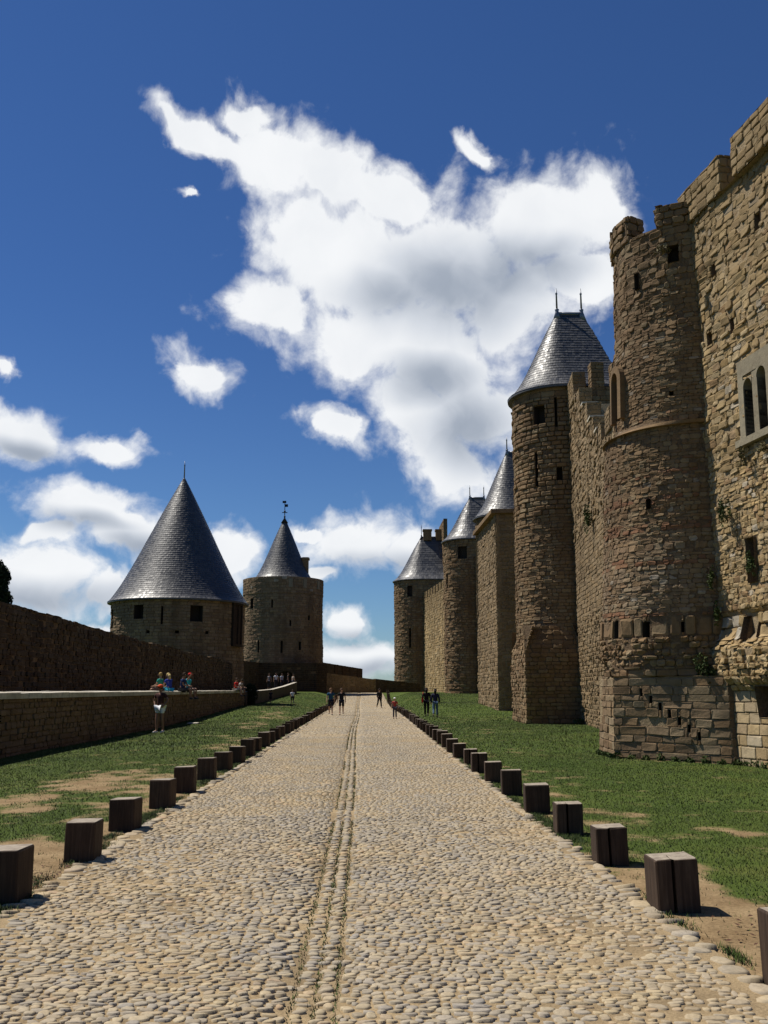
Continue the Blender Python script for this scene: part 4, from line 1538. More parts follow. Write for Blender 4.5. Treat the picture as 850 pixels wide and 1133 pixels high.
# tower behind the bastion: third roof
zs3 = [zone(-0.6, 16, ch=(0.18, 0.3), cw=(0.25, 0.6), prot=(-0.02, 0.07), gap=0.018, jit=0.25, tilt=0.4, skip=0.02)]
ua3 = lambda d: uang(12.5, 79.0, 2.75, 180, d)
horseshoe_tower('round stone tower with slate cone, mostly hidden behind the square bastion', 12.5, 79.0, 2.75, 180, 3.5, 16.0, 21.9, 1.6, zs3, MT_B, 61,
                [(ua3(200), ua3(212), 14.6, 15.4)], fin=1.4)
# fourth
ua4 = lambda d: uang(12.6, 108.0, 3.1, 180, d)
horseshoe_tower('slim tower with short ridged slate roof between the square bastion and the farthest right tower', 12.6, 108.0, 3.1, 180, 3.5, 18.5, 23.8, 1.7,
                [zone(0.4, 18.5, ch=(0.22, 0.34), cw=(0.3, 0.8), prot=(-0.02, 0.09), gap=0.02, jit=0.25, tilt=0.4, skip=0.025)], MT_B, 62,
                [(ua4(236), ua4(256), 16.2, 17.6), (ua4(200), ua4(206), 13, 14.6)], fin=1.5, row=0.34, width=0.3, v0=0.3)
# fifth, farthest
ua5 = lambda d: uang(9.5, 150.0, 4.3, 180, d)
r5, P5, rf5 = horseshoe_tower('farthest right tower with long slate roof, ridge chimneys and a tall gable wall', 9.5, 150.0, 4.3, 180, 3.4, 18.6, 25.9, 3.3,
                              [zone(0.4, 18.6, ch=(0.25, 0.4), cw=(0.4, 0.9), prot=(-0.02, 0.08), gap=0.02, jit=0.25, tilt=0.4, skip=0.02)], MT_B, 63,
                              [(ua5(236), ua5(247), 15.9, 17.6), (ua5(240), ua5(244), 8, 11)], fin=0, row=0.42, width=0.36, apex=0.1, v0=0.3)
finial(rf5, 9.6, 150, 25.8, 2.2, M['iron'])
for x0, x1 in ((9.9, 11.2), (11.9, 12.8)):
    m_ = MB()
    m_.box((x0, 149.4, 25.3), (x1, 150.6, 27.0))
    m_.box((x0 - 0.1, 149.3, 26.85), (x1 + 0.1, 150.7, 27.1))
    m_.build('chimney', [M['brown']], rf5)
m_ = MB()
gp = Path([(12.85, 154.2), (12.85, 145.8), (13.45, 145.8), (13.45, 154.2)], True, smooth=False)
masonry(m_, prism(gp), 0, gp.L, 10, 28.2, [zone(10, 28.2, ch=(0.3, 0.45), cw=(0.4, 0.9), prot=(0, 0.05))], breaks=[gp.s[1], gp.s[2], gp.s[3]], seed=64, stone_u=(0, gp.s[2]), undul=0)
cap_fan(m_, prism(gp), 0, gp.L, 28.15, -0.02, 30)
m_.build('gable_wall', MT_B, r5)

# --- square bastion in front of the third tower
root = thing('square_bastion', 'square stone bastion with a dark shaded front and sloping stone coping', 'bastion', (10.2, 69, 0))
sb = Path([(9.12, 74.5), (9.32, 65.0), (12.2, 64.6), (12.2, 74.5)], True, smooth=False)
Psb = prism(sb, lambda v: -0.010 * v)
mb = MB()
hb = [(sb.s[1] - 3.2, sb.s[1] - 2.95, 9.0, 10.6)]
masonry(mb, Psb, 0, sb.L, -0.6, 13.9, [zone(-0.6, 13.9, ch=(0.18, 0.3), cw=(0.28, 0.7), prot=(-0.01, 0.05), jit=0.22, tilt=0.35, skip=0.02)], holes=hb, breaks=[sb.s[1], sb.s[2], sb.s[3]], seed=70, stone_u=(0, sb.s[2]), undul=0.06)
mb.build('wall', MT_G, root)
window(root, Psb, hb[0], 0.5)
m_ = MB()
V = []
for zz, d in ((13.75, 0.22), (14.0, 0.25), (14.15, 0.16)):
    V.append(Psb(np.array([0.001, sb.s[1] - 0.001, sb.s[1] + 0.001, sb.s[2] - 0.001, sb.s[2] + 0.001, sb.s[3] - 0.001]), np.full(6, zz), np.full(6, d)))
o_ = np.array([(9.0, 74.6), (9.0, 64.7), (12.4, 64.3), (12.4, 74.7)])
lp = Path([(8.92, 74.7), (9.06, 64.78), (12.4, 64.35), (12.4, 74.7)], True, smooth=False)
for (za, zb, d) in ((13.86, 14.02, 0.0), (14.02, 14.16, -0.10)):
    q = Path([tuple(p) for p in lp.p[:4]], True, smooth=False)
    c_ = lp.p[:4].mean(0)
    pp = c_ + (lp.p[:4] - c_) * (1 + d * 0.12)
    v = np.vstack([np.c_[pp, np.full(4, za)], np.c_[pp, np.full(4, zb)]])
    m_.add(v, [(0, 3, 2, 1), (4, 5, 6, 7), (0, 1, 5, 4), (1, 2, 6, 5), (2, 3, 7, 6), (3, 0, 4, 7)], 0)
m_.build('coping', [M['brown']], root)


# --- curtain walls linking the far right towers
def curtain(label, a, b, ztop, mats, seed, mer, zsp, v0=-0.6, base=(0, 0, 0)):
    root = thing('curtain_wall', label, 'rampart wall', base)
    p = Path([a, b], smooth=False)
    mb = MB()
    masonry(mb, prism(p), 0, p.L, v0, ztop, [zone(v0, ztop, **zsp)], seed=seed, undul=0.08, step=0.5)
    wall_back(mb, p, v0, lambda u: np.full_like(u, ztop), 1.3, 10)
    mb.build('wall', mats, root)
    n = max(1, int(p.L / mer))
    for k in range(n):
        merlon(root, p, p.L * (k + 0.18) / n, p.L * (k + 0.78) / n, ztop - 0.02, ztop + 1.0, 0.5, mats, seed * 10 + k)
    return root


curtain('short curtain wall joining double-finial tower to the square bastion', (11.9, 64.5), (11.5, 52.0), 14.0, MT_G, 81, 2.2, dict(ch=(0.2, 0.3), cw=(0.3, 0.7), prot=(0, 0.05)), base=(11.7, 58, 0))
curtain('crenellated curtain wall running from the slim ridged tower to the square bastion', (12.9, 106.5), (12.3, 80.5), 15.5, MT_G, 82, 2.6, dict(ch=(0.22, 0.34), cw=(0.3, 0.8), prot=(0, 0.06), skip=0.02), base=(12.6, 93, 1))
curtain('sunlit crenellated curtain wall between the farthest right tower and the slim ridged tower', (9.55, 146.5), (12.75, 110.5), 15.4, MT_N, 83, 2.4, dict(ch=(0.25, 0.4), cw=(0.35, 0.9), prot=(-0.01, 0.07), skip=0.02), v0=0.2, base=(11, 128, 1.2))


# ------------------------------------------------------------------ left side: outer rampart
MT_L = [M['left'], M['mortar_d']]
MT_LOW = [M['low'], M['mortar_d']]
MT_T = [M['tower_l'], M['mortar_d']]
# low wall along the lawn, pale coping at eye height
lw = Path([(-8.75, 8.0), (-8.85, 40.0), (-9.0, 74.0)], smooth=True)
root = thing('low_wall', 'long low stone wall with a pale sunlit coping along the left lawn', 'low wall', (-8.9, 40, 0))
mb = MB()
masonry(mb, prism(lw), 0, lw.L, -0.4, 1.42, [zone(-0.4, 1.42, ch=(0.12, 0.2), cw=(0.2, 0.5), prot=(-0.01, 0.03), jit=0.22, tilt=0.35, skip=0.015)], seed=301, undul=0.05)
wall_back(mb, lw, -0.4, lambda u: np.full_like(u, 1.42), 0.55, 30)
mb.build('wall', MT_LOW, root)
m_ = MB()
rng = np.random.default_rng(9)
u = 0.0
while u < lw.L - 0.2:
    w = min(rng.uniform(0.6, 1.1), lw.L - u)
    us = np.linspace(u + 0.006, u + w - 0.006, 3)
    (p, n_) = lw.at(us)
    f, b = p + n_ * (0.05 + rng.uniform(-0.01, 0.01)), p - n_ * 0.60
    zt = 1.60 + rng.uniform(-0.012, 0.012)
    V = np.concatenate([np.c_[f, np.full(3, 1.42)], np.c_[f, np.full(3, zt - 0.035)], np.c_[b, np.full(3, zt)], np.c_[b, np.full(3, 1.42)]])
    F = []
    for r_ in range(4):
        r2 = (r_ + 1) % 4
        F += [(r_ * 3 + k, r_ * 3 + k + 1, r2 * 3 + k + 1, r2 * 3 + k) for k in range(2)]
    F += [(0, 3, 6, 9), (11, 8, 5, 2)]
    m_.add(V, F, 0)
    u += w
m_.build('coping', [M['coping']], root)

# walkway behind the low wall, and the ramp that climbs from it to the gate
m_ = MB()
ya = np.linspace(8, 74, 34)
V = np.concatenate([np.stack([np.full(34, -9.45), ya, np.full(34, 0.72)], 1), np.stack([-13.0 + 0.05 * (ya - 33).clip(0), ya, np.full(34, 0.72)], 1)])
m_.add(V, [(k, k + 1, 34 + k + 1, 34 + k) for k in range(33)], 0)
structure(m_.build('path', [M['sand']]))
root = thing('ramp', 'pale stone ramp climbing from the end of the low wall to the dark gateway', 'ramp', (-9.0, 92, 0.6))
m_ = MB()
ry = [74.6, 84.0, 92.0, 100.0, 108.0]
rx = [-9.0, -8.8, -8.5, -8.0, -7.3]
rz = [0.75, 1.10, 1.25, 1.45, 1.72]
rt = [1.52, 1.60, 1.70, 2.02, 2.50]
V, F = [], []
for x, y, z in zip(rx, ry, rz):
    V += [(x, y, z), (x - 2.4, y, z), (x - 2.4, y, -0.4), (x, y, -0.4)]
for k in range(4):
    a = 4 * k
    F += [(a, a + 1, a + 5, a + 4), (a + 1, a + 2, a + 6, a + 5), (a + 3, a, a + 4, a + 7)]
F += [(0, 3, 2, 1), (16, 17, 18, 19)]
m_.add(V, F, 0)
m_.build('slab', [M['low']], root)
m_ = MB()
V, F = [], []
for x, y, z in zip(rx, ry, rt):
    V += [(x + 0.03, y, -0.4), (x + 0.03, y, z - 0.03), (x - 0.28, y, z), (x - 0.28, y, -0.4)]
for k in range(4):
    a = 4 * k
    F += [(a, a + 4, a + 5, a + 1), (a + 1, a + 5, a + 6, a + 2), (a + 2, a + 6, a + 7, a + 3)]
F += [(0, 1, 2, 3), (16, 19, 18, 17)]
m_.add(V, F, [0, 1, 0] * 4 + [0, 0])
m_.build('parapet', [M['left'], M['coping']], root)

# tall outer wall behind
owp = Path([(-13.6, 9.0), (-12.55, 33.0), (-10.35, 76.5)], smooth=True)
root = thing('outer_wall', 'tall dark outer rampart wall with uneven top behind the low wall', 'rampart wall', (-12, 45, 0.7))


def otop(u):
    pos, _ = owp.at(np.asarray(u, float))
    y = pos[..., 1]
    base = np.interp(y, [9, 33, 39, 46, 60, 70, 76, 80], [5.1, 4.66, 4.45, 4.25, 4.05, 3.95, 3.75, 3.6])
    k = np.floor(y / 3.1)
    st = (y / 3.1 - k)
    return base + 0.12 * (_hash(k, k * 0, 5) - 0.5) + 0.03 * (1 - st) + 0.05 * (fbm(y * 1.7, y * 0, 15, 2) - 0.5)


mb = MB()
masonry(mb, prism(owp), 0, owp.L, -0.4, 5.3, [zone(0.4, 5.3, ch=(0.14, 0.24), cw=(0.22, 0.5), prot=(-0.02, 0.05), jit=0.28, tilt=0.4, skip=0.03)], seed=311, undul=0.10, top=otop)
wall_back(mb, owp, -0.4, otop, 0.8, 260)
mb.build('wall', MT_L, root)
# --- big cone tower on the outer rampart
TLc, TLr = (-15.45, 80.0), 5.5
root = thing('cone_tower', 'broad low round tower with a large slate cone roof behind the outer wall, left', 'tower', (TLc[0], TLc[1], 0), 'round towers along the outer rampart')
n = 72
circ = lambda r_: [(TLc[0] + r_ * math.cos(q), TLc[1] + r_ * math.sin(q)) for q in np.linspace(R(100), R(460), n, endpoint=False)]
pth = Path(circ(TLr), True)
ul = lambda d: (R(d) - R(100)) * TLr
P = prism(pth, lambda v: 0.12 * (1 - sstep(0, 5, v)))


def lpx(x, y0=None):
    """angle on the near side of the tower whose east coordinate is x"""
    return 360 - math.degrees(math.acos((x - TLc[0]) / TLr))


hl = [(ul(lpx(-18.05)), ul(lpx(-17.25)), 7.15, 8.25), (ul(lpx(-13.55)), ul(lpx(-12.65)), 6.95, 8.2),
      (ul(lpx(-15.78)), ul(lpx(-15.62)), 6.7, 8.1), (ul(lpx(-20.5)), ul(lpx(-20.25)), 6.6, 8.1), (ul(lpx(-14.65)), ul(lpx(-14.35)), 6.0, 6.22), (ul(lpx(-16.9)), ul(lpx(-16.65)), 6.0, 6.22), (ul(lpx(-12.4)), ul(lpx(-12.2)), 6.0, 6.22)]
mb = MB()
masonry(mb, P, 0, pth.L, -0.4, 9.0, [zone(0, 9.0, ch=(0.2, 0.32), cw=(0.35, 0.75), prot=(-0.01, 0.04), jit=0.18, tilt=0.3)], holes=hl, seed=320, stone_u=(ul(185), ul(380)), undul=0.04)
cap_fan(mb, P, 0, pth.L, 8.98, -0.05)
mb.build('wall', MT_T, root)
for h in hl:
    window(root, P, h, 0.8, 'window' if h[1] - h[0] > 0.5 else 'arrow_slit')
# timber hoarding bay on the right flank
m_ = MB()
for a0, a1, zz0, zz1, d1 in ((331, 333, 5.2, 8.7, 0.22), (338.5, 340, 5.2, 8.7, 0.22), (345, 347, 5.2, 8.7, 0.22), (331, 347, 8.5, 8.75, 0.26), (331, 347, 5.1, 5.3, 0.26)):
    pbar(m_, P, [(ul(q), (zz0 + zz1) / 2) for q in np.linspace(a0, a1, 5)], zz1 - zz0, -0.05, d1)
pbar(m_, P, [(ul(q), 6.95) for q in np.linspace(331.5, 346.5, 9)], 3.4, -0.05, 0.12)
m_.build('hoarding', [M['wood']], root)
ap = [(TLc[0] + 0.02 * math.cos(q), TLc[1] + 0.02 * math.sin(q)) for q in np.linspace(R(100), R(460), n, endpoint=False)]
rf = make_roof(root, circ(TLr + 0.35), ap, 8.75, 19.75, 5, row=0.20, width=0.18, bell=0.06)
finial(rf, TLc[0], TLc[1], 19.3, 1.9, M['lead'])

# --- second round tower, taller, set-back cone
T6, R6 = (-10.45, 125.0), 5.25
root = thing('parapet_tower', 'tall round tower with weather vane, parapet and set-back slate cone, left of road', 'tower', (T6[0], T6[1], 1.2), 'round towers along the outer rampart')
circ6 = lambda r_: [(T6[0] + r_ * math.cos(q), T6[1] + r_ * math.sin(q)) for q in np.linspace(R(100), R(460), n, endpoint=False)]
pth = Path(circ6(R6), True)
P = prism(pth, lambda v: 0.22 * (1 - sstep(0, 12, v)) + 0.05 * sstep(13.7, 13.8, v))
ul6 = lambda d: (R(d) - R(100)) * R6
lp6 = lambda x: 360 - math.degrees(math.acos((x - T6[0]) / R6))
h6 = [(ul6(lp6(-14.3)), ul6(lp6(-13.95)), 11.9, 13.2), (ul6(lp6(-11.5)), ul6(lp6(-11.3)), 11.9, 12.9), (ul6(lp6(-9.15)), ul6(lp6(-8.95)), 9.6, 10.3), (ul6(lp6(-10.2)), ul6(lp6(-9.95)), 6.2, 7.7), (ul6(lp6(-8.0)), ul6(lp6(-7.75)), 6.6, 7.6), (ul6(lp6(-13.1)), ul6(lp6(-12.9)), 6.2, 7.8), (ul6(lp6(-6.9)), ul6(lp6(-6.7)), 10.4, 11)]
mb = MB()
masonry(mb, P, 0, pth.L, 0.2, 15.9, [zone(0.2, 13.7, ch=(0.22, 0.36), cw=(0.35, 0.8), prot=(-0.01, 0.05), jit=0.2, tilt=0.3, skip=0.01), zone(13.75, 15.9, ch=(0.3, 0.4), cw=(0.4, 0.8), prot=(0.0, 0.03), tint=lambda r_, u, v: -0.6 * (r_.random() < 0.06))], holes=h6, seed=330, stone_u=(ul6(185), ul6(380)), undul=0.04)
cap_fan(mb, P, 0, pth.L, 15.88, -0.05)
mb.build('wall', MT_T, root)
for h in h6:
    window(root, P, h, 0.6, 'arrow_slit')
for a in (-9.1, -7.35, -5.75):
    m_ = MB()
    d = lp6(a)
    pbar(m_, P, [(ul6(q), 15.05) for q in np.linspace(d - 2.6, d + 2.6, 4)], 1.1, -0.05, 0.09)
    m_.build('filled_crenel', [M['pale']], root)
ap = [(T6[0] + 0.02 * math.cos(q), T6[1] + 0.02 * math.sin(q)) for q in np.linspace(R(100), R(460), n, endpoint=False)]
rf = make_roof(root, circ6(3.95), ap, 15.95, 24.4, 6, row=0.26, width=0.24, bell=0.09)
finial(rf, T6[0], T6[1], 24.2, 2.6, M['iron'], 'vane')
m_ = MB()
m_.box((-7.95, 124.4, 15.5), (-7.15, 125.6, 19.0))
m_.box((-8.08, 124.3, 18.7), (-7.02, 125.7, 18.95))
m_.build('chimney', [M['brown']], rf)

# --- wall with the dark gateway between the two left towers
gwp = Path([(-11.6, 86.0), (-14.2, 104.0), (-12.5, 116.5), (-5.6, 119.2), (-4.4, 121.5)], smooth=False)
root = thing('gate_wall', 'dark wall with an arched gateway below the tall parapet tower', 'wall', (-11, 112, 1))
Pg = prism(gwp)
gh = [(gwp.s[2] + 2.2, gwp.s[2] + 4.6, 1.2, 3.9)]
mb = MB()
masonry(mb, Pg, 0, gwp.L, 0, 4.9, [zone(0.2, 4.9, ch=(0.2, 0.3), cw=(0.3, 0.7), prot=(0, 0.05))], holes=gh, breaks=list(gwp.s[1:-1]), seed=340)
wall_back(mb, gwp, 0, lambda u: np.full_like(u, 4.85), 0.9, 40)
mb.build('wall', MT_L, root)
m_ = MB()
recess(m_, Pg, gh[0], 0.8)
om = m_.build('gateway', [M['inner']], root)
m_ = MB()
spandrels(m_, Pg, gh[0][0], gh[0][1], 2.9, 3.904, d=0.0)
m_.build('arch_head', [M['left']], om)


# --- walls closing the far end of the road
def far_wall(label, a, b, zt, mats, seed, v0=0.5, slope=0.0, strips=0):
    root = thing('far_wall', label, 'wall', (a[0], a[1], 1.2))
    p = Path([a, b], smooth=False)
    tf = lambda u: zt - slope * np.asarray(u, float)
    mb = MB()
    masonry(mb, prism(p), 0, p.L, v0, zt + 0.01, [zone(v0, zt, ch=(0.22, 0.36), cw=(0.35, 0.9), prot=(-0.01, 0.05), skip=0.02)], seed=seed, undul=0.05, top=tf)
    wall_back(mb, p, v0, tf, 0.8, 12)
    mb.build('wall', mats, root)
    if strips:
        m_ = MB()
        for k in range(strips):
            u = p.L * (k + 0.5) / strips
            t = float(tf(np.array(u)))
            pbar(m_, prism(p), [(u, t - 1.6), (u, t - 0.01)], 0.5, -0.2, 0.12)
        m_.build('merlon_strips', [mats[0]], root)


far_wall('tall dark stretch of wall joined to the right of the parapet tower', (-6.2, 132.5), (0.15, 136.0), 5.5, MT_L, 351, slope=0.13, strips=6)
far_wall('pale lower stretch of wall across the far end of the road', (-5.7, 126.9), (2.0, 133.5), 3.95, MT_G, 352, slope=0.09)
far_wall('low dark stretch of wall at the road end beside the farthest right tower', (2.0, 134.2), (8.5, 137.0), 3.15, MT_L, 353, slope=0.10)


# ------------------------------------------------------------------ bollards
def bollard_mesh(seed, w, dpt, h, crack):
    rng = random.Random(seed)
    c = 0.012
    pts = [(-w / 2 + c, -dpt / 2)]
    if crack:
        x = rng.uniform(-0.04, 0.02)
        q = 0.016
        pts += [(x - q, -dpt / 2), (x - 0.006, -dpt / 2 + 0.05), (x + 0.004, -dpt / 2 + dpt * 0.55), (x + 0.010, -dpt / 2 + 0.05), (x + q * 0.8, -dpt / 2)]
    pts += [(w / 2 - c, -dpt / 2), (w / 2, -dpt / 2 + c), (w / 2, dpt / 2 - c), (w / 2 - c, dpt / 2), (-w / 2 + c, dpt / 2), (-w / 2, dpt / 2 - c), (-w / 2, -dpt / 2 + c)]
    bm = bmesh.new()
    lv = [-0.15, h * 0.4, h - c, h]
    rings = []
    for zz in lv:
        k = (1 - c / w * 1.6) if zz == h else 1.0
        rings.append([bm.verts.new((x * k, y * k, zz + (0.010 * (x / w) + 0.006 * rng.uniform(-1, 1) if zz >= h - c else 0))) for x, y in pts])
    n = len(pts)
    for i in range(3):
        for k in range(n):
            bm.faces.new((rings[i][k], rings[i][(k + 1) % n], rings[i + 1][(k + 1) % n], rings[i + 1][k])).material_index = 0
    f = bm.faces.new(rings[-1])
    f.material_index = 1
    bmesh.ops.triangulate(bm, faces=[f])
    bmesh.ops.recalc_face_normals(bm, faces=bm.faces)
    me = bpy.data.meshes.new('bollard')
    bm.to_mesh(me)
    bm.free()
    me.materials.append(M['wood'])
    me.materials.append(M['endgrain'])
    return me


BM = [bollard_mesh(1, 0.35, 0.35, 0.42, True), bollard_mesh(2, 0.35, 0.34, 0.43, False), bollard_mesh(3, 0.34, 0.36, 0.41, True), bollard_mesh(4, 0.36, 0.35, 0.44, False)]
ORD = ['first', 'second', 'third', 'fourth', 'fifth', 'sixth', 'seventh', 'eighth', 'ninth', 'tenth', 'eleventh', 'twelfth', 'thirteenth', 'fourteenth', 'fifteenth', 'sixteenth', 'seventeenth', 'eighteenth', 'nineteenth', 'twentieth']
TENS = {20: 'twenty', 30: 'thirty', 40: 'forty', 50: 'fifty', 60: 'sixty'}
TENTH = {30: 'thirtieth', 40: 'fortieth', 50: 'fiftieth', 60: 'sixtieth'}


def ordinal(n):
    if n <= 20:
        return ORD[n - 1]
    if n % 10 == 0:
        return TENTH[n]
    return TENS[n - n % 10] + '-' + ORD[n % 10 - 1]


def bollard_at(x, y, me, rz, label, group, s=1.0):
    o = bpy.data.objects.new('wooden_bollard', me)
    C.objects.link(o)
    o.location = (x, y, gz(x, y) - 0.01)
    o.rotation_euler = (random.uniform(-0.02, 0.02), random.uniform(-0.02, 0.02), rz)
    o.scale = (s * random.uniform(0.96, 1.03), s * random.uniform(0.96, 1.03), s * random.uniform(0.94, 1.08))
    tag(o, label, 'bollard', group)


rr = random.Random(3)
SPECIAL_R = {1: 'square oak bollard cut by the frame, nearest beside the right road edge',
             2: 'split oak bollard with a deep crack down its front, second on the right',
             3: 'squat oak bollard with a notch in its top, third on the right'}
ypos = [5.62, 7.62, 9.55, 11.45, 13.4, 15.6, 17.75]
while ypos[-1] < 128:
    ypos.append(ypos[-1] + rr.uniform(1.95, 2.15))
for i, y in enumerate(ypos):
    x = 2.42 + 0.46 * float(sstep(14, 75, y)) + (0.0 if i else 0.06)
    x += rr.uniform(-0.03, 0.03) + 0.6 * float(sstep(95, 130, y))
    me = BM[0] if i == 1 else (BM[2] if i == 2 else BM[rr.choice([1, 3, 1, 3, 0])])
    if i == 0:
        me = BM[1]
    lab = SPECIAL_R.get(i + 1, ordinal(i + 1) + ' oak bollard from the viewer along the right edge of the road')
    bollard_at(x, y, me, rr.uniform(-0.08, 0.08), lab, 'oak bollards along the right road edge', (0.96, 0.93)[i] if i < 2 else rr.uniform(0.84, 0.92))
ypos = [8.0, 9.86, 11.9, 14.05, 16.1, 18.35]
while ypos[-1] < 112:
    ypos.append(ypos[-1] + rr.uniform(1.95, 2.15))
for i, y in enumerate(ypos):
    x = -2.76 - 0.12 * float(sstep(8, 16, y)) + rr.uniform(-0.03, 0.03) - (0.1 if i == 0 else 0)
    lab = {0: 'dark oak bollard cut by the left border of the view, nearest on the left'}.get(i, ordinal(i + 1) + ' oak bollard from the viewer along the left edge of the road')
    bollard_at(x, y, BM[rr.choice([1, 3])], rr.uniform(-0.18, 0.02), lab, 'oak bollards along the left road edge', 0.95 if i == 0 else rr.uniform(0.85, 0.93))


# ------------------------------------------------------------------ plants
def leaf_clump(mb, c, r, n, size, rng, droop=0.3, mat=0):
    d = rng.normal(0, 1, (n, 3))
    d /= np.linalg.norm(d, axis=1)[:, None]
    rad = rng.uniform(0.35, 1.0, n) ** 0.6
    p = np.array(c) + d * rad[:, None] * np.array(r)
    a = rng.normal(0, 1, (n, 3))
    a /= np.linalg.norm(a, axis=1)[:, None]
    b = np.cross(a, rng.normal(0, 1, (n, 3)))
    b /= np.maximum(np.linalg.norm(b, axis=1)[:, None], 1e-6)
    s = size * rng.uniform(0.5, 1.3, (n, 1))
    V = np.stack([p - a * s, p + b * s * 0.45, p + a * s - np.array([0, 0, droop]) * s, p - b * s * 0.45], 1)
    mb.add(V.reshape(-1, 3), np.arange(4 * n).reshape(n, 4), mat, False)


def wall_plant(label, c, r, n, size, mat='leaf', seed=0):
    rng = np.random.default_rng(seed)
    root = thing('wall_plant', label, 'plant', c, 'plants rooted in the rampart')
    mb = MB()
    for k in range(5):
        cc = np.array(c) + rng.normal(0, 0.35, 3) * np.array(r)
        leaf_clump(mb, cc, np.array(r) * rng.uniform(0.4, 0.8), n // 5, size, rng)
    mb.build('leaves', [M[mat]], root)
    m_ = MB()
    for k in range(4):
        e = np.array(c) + rng.normal(0, 0.5, 3) * np.array(r)
        m_.tube([tuple(np.array(c) + np.array([0.12, 0, -r[2] * 0.5])), tuple(e)], [0.012, 0.005], 5)
    m_.build('stem', [M['bark']], root)


wall_plant('green shrub growing in the corner between the roofless tower foot and tall wall', (8.12, 22.25, 1.95), (0.30, 0.28, 0.42), 700, 0.045, seed=1)
wall_plant('trailing plant in the joint above the shrub beside the roofless tower', (8.36, 22.1, 3.45), (0.12, 0.14, 0.35), 260, 0.04, seed=2)
wall_plant('hanging plant on the tall wall left of the small niche', (8.42, 21.4, 5.7), (0.10, 0.16, 0.42), 280, 0.04, seed=3)
wall_plant('dry tuft under the sill of the twin window', (8.55, 20.45, 6.75), (0.10, 0.12, 0.25), 140, 0.04, 'dry', seed=4)
wall_plant('dry yellow tuft below the twin window at the right border', (8.68, 19.55, 6.85), (0.12, 0.2, 0.16), 160, 0.04, 'dry', seed=5)
wall_plant('leafy tuft in the joint high between roofless tower and tall wall', (8.30, 22.1, 4.4), (0.10, 0.12, 0.3), 180, 0.04, seed=6)
wall_plant('leafy tuft filling the small niche of the tall wall', (8.62, 20.55, 4.45), (0.14, 0.14, 0.28), 220, 0.04, seed=7)
wall_plant('dry weeds on the crown of the roofless tower', (7.75, 22.35, 12.75), (0.22, 0.12, 0.12), 150, 0.05, 'dry', seed=8)
wall_plant('shrub on the stepped curtain wall below its merlons', (10.05, 41.0, 9.2), (0.2, 0.45, 0.55), 300, 0.07, seed=9)
wall_plant('green shrub growing high between the slim ridged tower and the square bastion', (11.2, 79.6, 15.6), (0.5, 0.9, 1.0), 420, 0.14, seed=10)
wall_plant('weeds at the foot of the shaded tower beside the pale pipe', (10.75, 46.3, 0.12), (0.35, 0.4, 0.16), 200, 0.06, seed=11)


def weeds(label, pts, seed):
    rng = np.random.default_rng(seed)
    mb = MB()
    for x, y, r_, h in pts:
        leaf_clump(mb, (x, y, gz(x, y) + h * 0.4), (r_, r_, h), 60, 0.05, rng, mat=0)
    o = mb.build('weeds', [M['leaf']])
    o['kind'] = 'stuff'
    tag(o, label, 'weeds')


wp = [(6.24 - 0.012 * k, 25.3 - 0.24 * k, 0.08, 0.08) for k in range(8)] + [(6.25 + 0.27 * k, 23.42 - 0.24 * k, 0.10, 0.08 + 0.05 * (k % 3 == 0)) for k in range(9)] + [(8.42 + 0.045 * k, 22.3 - 0.3 * k, 0.12, 0.09 + 0.06 * (k % 4 == 1)) for k in range(16)]
weeds('leafy weeds along the foot of the nearest tower and wall', wp, 4)

# dry leaves blown between the first right-hand bollards
rng = np.random.default_rng(44)
mb = MB()
n = 150
lx, ly = rng.uniform(2.45, 3.5, n), rng.uniform(5.6, 7.4, n)
lx[n // 2:], ly[n // 2:] = rng.normal(-2.85, 0.10, n - n // 2), rng.normal(8.75, 0.45, n - n // 2)
lx[:n // 2] = rng.normal(2.85, 0.22, n // 2)
ly[:n // 2] = rng.normal(6.55, 0.35, n // 2)
a_ = rng.uniform(0, 6.28, n)
q_ = rng.uniform(0.012, 0.030, n)
lz = ground_z(lx, ly) + 0.004
dx, dy = np.cos(a_) * q_, np.sin(a_) * q_
V = np.stack([np.stack([lx - dx, ly - dy, lz], -1), np.stack([lx + dy * 0.5, ly - dx * 0.5, lz + rng.uniform(0, 0.012, n)], -1),
              np.stack([lx + dx, ly + dy, lz + rng.uniform(0.0, 0.018, n)], -1), np.stack([lx - dy * 0.5, ly + dx * 0.5, lz + rng.uniform(0, 0.012, n)], -1)], 1)
mb.add(V.reshape(-1, 3), np.arange(4 * n).reshape(n, 4), 0)
ol = mb.build('fallen_leaves', [plain('dry_leaf', (0.085, 0.04, 0.022), 0.9, var=0.4)])
ol['kind'] = 'stuff'
tag(ol, 'dry brown leaves on bare earth beside the nearest bollards', 'leaves')

# tree behind the outer wall, dark bush at the end of the low wall
rng = np.random.default_rng(31)
root = thing('evergreen_tree', 'dark evergreen treetop rising above the outer wall at the left border', 'tree', (-23.1, 60, 0))
mb = MB()
for k in range(70):
    z = rng.uniform(2.0, 9.4)
    w = 1.75 * max(0.02, 1 - (z - 1.8) / 8.2) ** 0.75
    a = rng.uniform(0, 6.28)
    q = w * rng.uniform(0.3, 0.95)
    leaf_clump(mb, (-23.1 + q * math.cos(a), 60 + q * math.sin(a), z), (0.42, 0.42, 0.62), 260, 0.12, rng)
mb.build('crown', [M['yew']], root)
m_ = MB()
m_.tube([(-23.1, 60, -0.5), (-23.08, 60.02, 2.0), (-23.1, 60, 6.0), (-23.12, 60, 9.0)], [0.28, 0.22, 0.14, 0.04], 9)
m_.build('trunk', [M['bark']], root)
root = thing('dark_bush', 'dark clipped bush at the far end of the low wall', 'bush', (-8.75, 76.0, gz(-8.75, 76)))
mb = MB()
